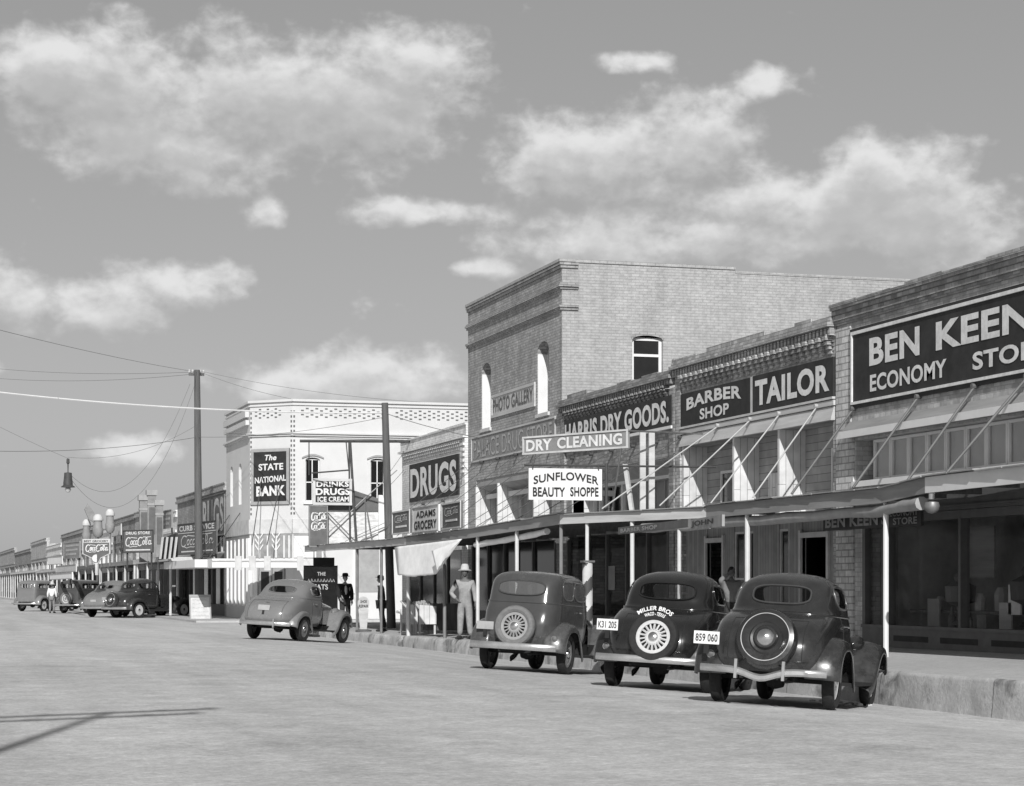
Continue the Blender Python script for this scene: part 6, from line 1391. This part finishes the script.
def hand_mesh(b, w, d, side, curl=.5):
    d = Vector(d).normalized(); a = Vector((1, 0, 0)) if abs(d.x) < .8 else Vector((0, 0, 1)); a = (a - d * a.dot(d)).normalized(); s_ = d.cross(a).normalized(); w = Vector(w)
    b.tube([w - d * .02, w + d * .03, w + d * .085], [.026, .036, .034], 10)
    for k, l in enumerate((.07, .08, .074, .056)):
        q = w + d * .075 + a * (.027 - .018 * k); c1 = q + d * l * .5 + s_ * side * l * .12 * curl; b.tube([q, c1, c1 + d * l * .35 + s_ * side * l * .4 * curl, c1 + d * l * .45 + s_ * side * l * .75 * curl], [.0095, .009, .008, .006], 6)
    q = w + d * .025 + a * .03; b.tube([q, q + a * .03 + d * .03, q + a * .035 + d * .065], [.012, .011, .008], 6)
def sub(names): return [e for e in BE if e[0] in names and e[1] in names]
LEGS = ['pelvis', 'hipL', 'hipR', 'knL', 'knR', 'anL', 'anR']; TOP = ['pelvis', 'waist', 'chest', 'shL', 'shR', 'elL', 'elR', 'wrL', 'wrR']
def shell_of(J, names, grow, shorten=None, wide=1.0):
    j = {n: J[n] for n in names}; 
    if shorten:
        for n, m_, t in shorten: j[n] = tuple(Vector(J[n]).lerp(Vector(J[m_]), t))
    e = sub(names); return skin(j, e, {n: BR[n] * wide + grow for n in names})
def person(label, loc, heading, height, pose, skinm, clothes, hat=None, hatm=None, hair=None, turn=0., group=None, front=None):
    J = dict(BJ); J.update(pose); s_ = height / 1.8
    root = empty('person', loc, label, 'person', group, R(90 - heading), local=True); root.scale = (s_,) * 3
    V, Fc = skin(J, BE, BR); b = MB(); b.add(V, Fc); hc = Vector(J['head']) + Vector((.02, 0, .1)); hv, hf = head_mesh(hc, turn); b.add(hv, hf)
    for q, sd in (('L', 1), ('R', -1)): hand_mesh(b, J['wr' + q], Vector(J['wr' + q]) - Vector(J['el' + q]), sd)
    body = b.build('body', skinm, root, 80)
    for nm, names, grow, m, sh in clothes:
        V, Fc = shell_of(J, names, grow, sh); b = MB(); b.add(V, Fc); b.build(nm, m, root, 80)
    b = MB()
    for q in 'LR':
        a = Vector(J['an' + q]); t = Vector(J['toe' + q]); d = (t - a); d.z = 0; d.normalize(); b.tube([a - d * .06 + Vector((0, 0, -.04)), a + d * .02 + Vector((0, 0, -.025)), a + d * .12 + Vector((0, 0, -.045)), a + d * .22 + Vector((0, 0, -.058))], [.042, .05, .045, .03], 10)
    b.build('shoes', m_black, root, 60)
    if front:
        b = MB(); b.grid([[Vector((.095 + .09 * math.sin(a * math.pi / 10) * math.cos(w * math.pi / 8), .055 * math.sin(a * math.pi / 10) * math.sin(w * math.pi / 8), 1.27 + .17 * math.cos(a * math.pi / 10))) for w in range(16)] for a in range(11)], True); b.build('shirt_front', front, root, 80)
    if hat:
        T = Matrix.Translation(hc + Vector((-.005, 0, .055))) @ Matrix.Rotation(R(-4), 4, 'Y')
        b = MB()
        if hat == 'straw': b.lathe([(.172, -.02), (.176, -.012), (.14, .005), (.108, .012), (.098, .1), (.075, .15), (.03, .14), (0, .135)], 28, T)
        elif hat == 'fedora': b.lathe([(.155, .01), (.16, .018), (.105, .02), (.1, .1), (.07, .125), (0, .11)], 28, T)
        else: b.lathe([(.1, -.02), (.11, .0), (.105, .06), (.06, .09), (0, .095)], 24, T); b.box(.05, .17, -.06, .06, .0, .012, T)
        b.build('hat', hatm, root, 45)
    if hair:
        T = Matrix.Translation(hc + Vector((-.012, 0, .02))); b = MB(); rows = []
        for i in range(11):
            a = math.pi * .62 * i / 10; rows.append([T @ Vector((.102 * math.sin(a) * math.cos(2 * math.pi * j / 20) - .012 * (i > 6), .085 * math.sin(a) * math.sin(2 * math.pi * j / 20), .118 * math.cos(a))) for j in range(20)])
        b.grid(rows, True); b.build('hair', hair, root, 60)
    return root
m_denim = mat('pale_denim', .27, .95, .25, 9., .3); m_shirt = mat('pale_work_shirt', .3, .95, .2, 9., .2); m_suit = mat('dark_suit_cloth', .015, .9, .2, 8.); m_trous = mat('charcoal_trousers', .04, .9, .2, 8.); m_straw = mat('straw', .5, .8, .12, 12., .2); m_felt = mat('black_felt', .014, .9, .1, 6.); m_hair = mat('dark_hair', .012, .7, .2, 9.); m_greysh = mat('grey_shirt', .2, .95, .2, 8.)
SHIRT = ('shirt', TOP, .016, m_shirt, [('wrL', 'elL', .1), ('wrR', 'elR', .1)])
p = atD(465, 638, 52.5)
face = math.degrees(math.atan2(-p.x, -p.y))          # towards the camera
person('man in pale overalls and straw hat, one hand on his hip', (p.x, p.y, zs(p.y, p.x)), face + 6, 1.8, dict(elR=(-.03, -.36, 1.16), wrR=(.06, -.2, 1.0), elL=(.0, .25, 1.14), wrL=(.05, .27, .9), anL=(.0, .14, .09), anR=(0, -.13, .09), toeL=(.14, .19, .035), toeR=(.14, -.18, .035)), m_skind,
       [SHIRT, ('overalls', ['waist'] + LEGS + ['chest'], .028, m_denim, [('anL', 'knL', .05), ('anR', 'knR', .05), ('chest', 'waist', .25)])], 'straw', m_straw, m_hair)
p = atD(345, 628, 71)
person('man in a dark jacket and dark hat behind the grey coupe', (p.x, p.y, zs(p.y, p.x)), face - 20, 1.79, dict(elL=(-.08, .26, 1.14), wrL=(-.05, .26, .9), elR=(.02, -.25, 1.15), wrR=(.16, -.2, .98), knR=(.06, -.11, .5), anR=(.08, -.12, .09), toeR=(.24, -.14, .035)), m_skin,
       [('shirt', ['waist', 'chest', 'shL', 'shR'], .012, m_shirt, None), ('trousers', LEGS, .022, m_trous, [('anL', 'knL', .05), ('anR', 'knR', .05)]), ('jacket', TOP, .03, m_suit, [('wrL', 'elL', .08), ('wrR', 'elR', .08), ('pelvis', 'hipL', .3)])], 'fedora', m_felt, m_hair, front=m_whitew)
p = atD(381.5, 632, 64)
person('man in black with a cap, one arm out to the pole', (p.x, p.y, zs(p.y, p.x)), face + 75, 1.7, dict(elL=(.1, .32, 1.2), wrL=(.1, .5, 1.13), shL=(.02, .2, 1.42), elR=(-.05, -.23, 1.14), wrR=(.03, -.22, .9), anR=(-.16, -.1, .09), knR=(-.05, -.1, .5), toeR=(0, -.12, .035)), m_skind,
       [('shirt', TOP, .016, m_suit, [('wrL', 'elL', .1), ('wrR', 'elR', .1)]), ('trousers', LEGS, .022, m_suit, [('anL', 'knL', .05), ('anR', 'knR', .05)])], 'cap', m_felt, m_hair)
p = atD(312.5, 627, 69)
person('bare headed person in a pale shirt and dark belt behind the grey coupe', (p.x, p.y, zr(p.x, p.y)), 60, 1.68, dict(elL=(.05, .24, 1.14), wrL=(.2, .18, 1.05)), m_skind,
       [SHIRT, ('trousers', LEGS, .022, m_trous, [('anL', 'knL', .05), ('anR', 'knR', .05)])], None, None, m_hair)
p = atD(731, 640, 42)
person('person by the shop door shading the eyes with a raised hand, behind the cars', (p.x, p.y, zs(p.y, p.x)), face - 15, 1.55, dict(elR=(.1, -.3, 1.5), wrR=(.14, -.1, 1.66), elL=(.02, .25, 1.16), wrL=(.16, .2, 1.0)), m_skind,
       [('shirt', TOP, .018, m_greysh, [('wrL', 'elL', .15), ('wrR', 'elR', .15)]), ('trousers', LEGS, .022, m_trous, [('anL', 'knL', .05), ('anR', 'knR', .05)])], None, None, m_hair)
p = atD(52, 614, 112)
person('man in a white shirt and straw hat beside the old car at far left', (p.x, p.y, 0), 20, 1.62, {}, m_skind, [('shirt', TOP, .018, m_white, [('wrL', 'elL', .15), ('wrR', 'elR', .15)]), ('trousers', LEGS, .022, m_greysh, [('anL', 'knL', .05), ('anR', 'knR', .05)])], 'straw', m_straw)
clean_flags()
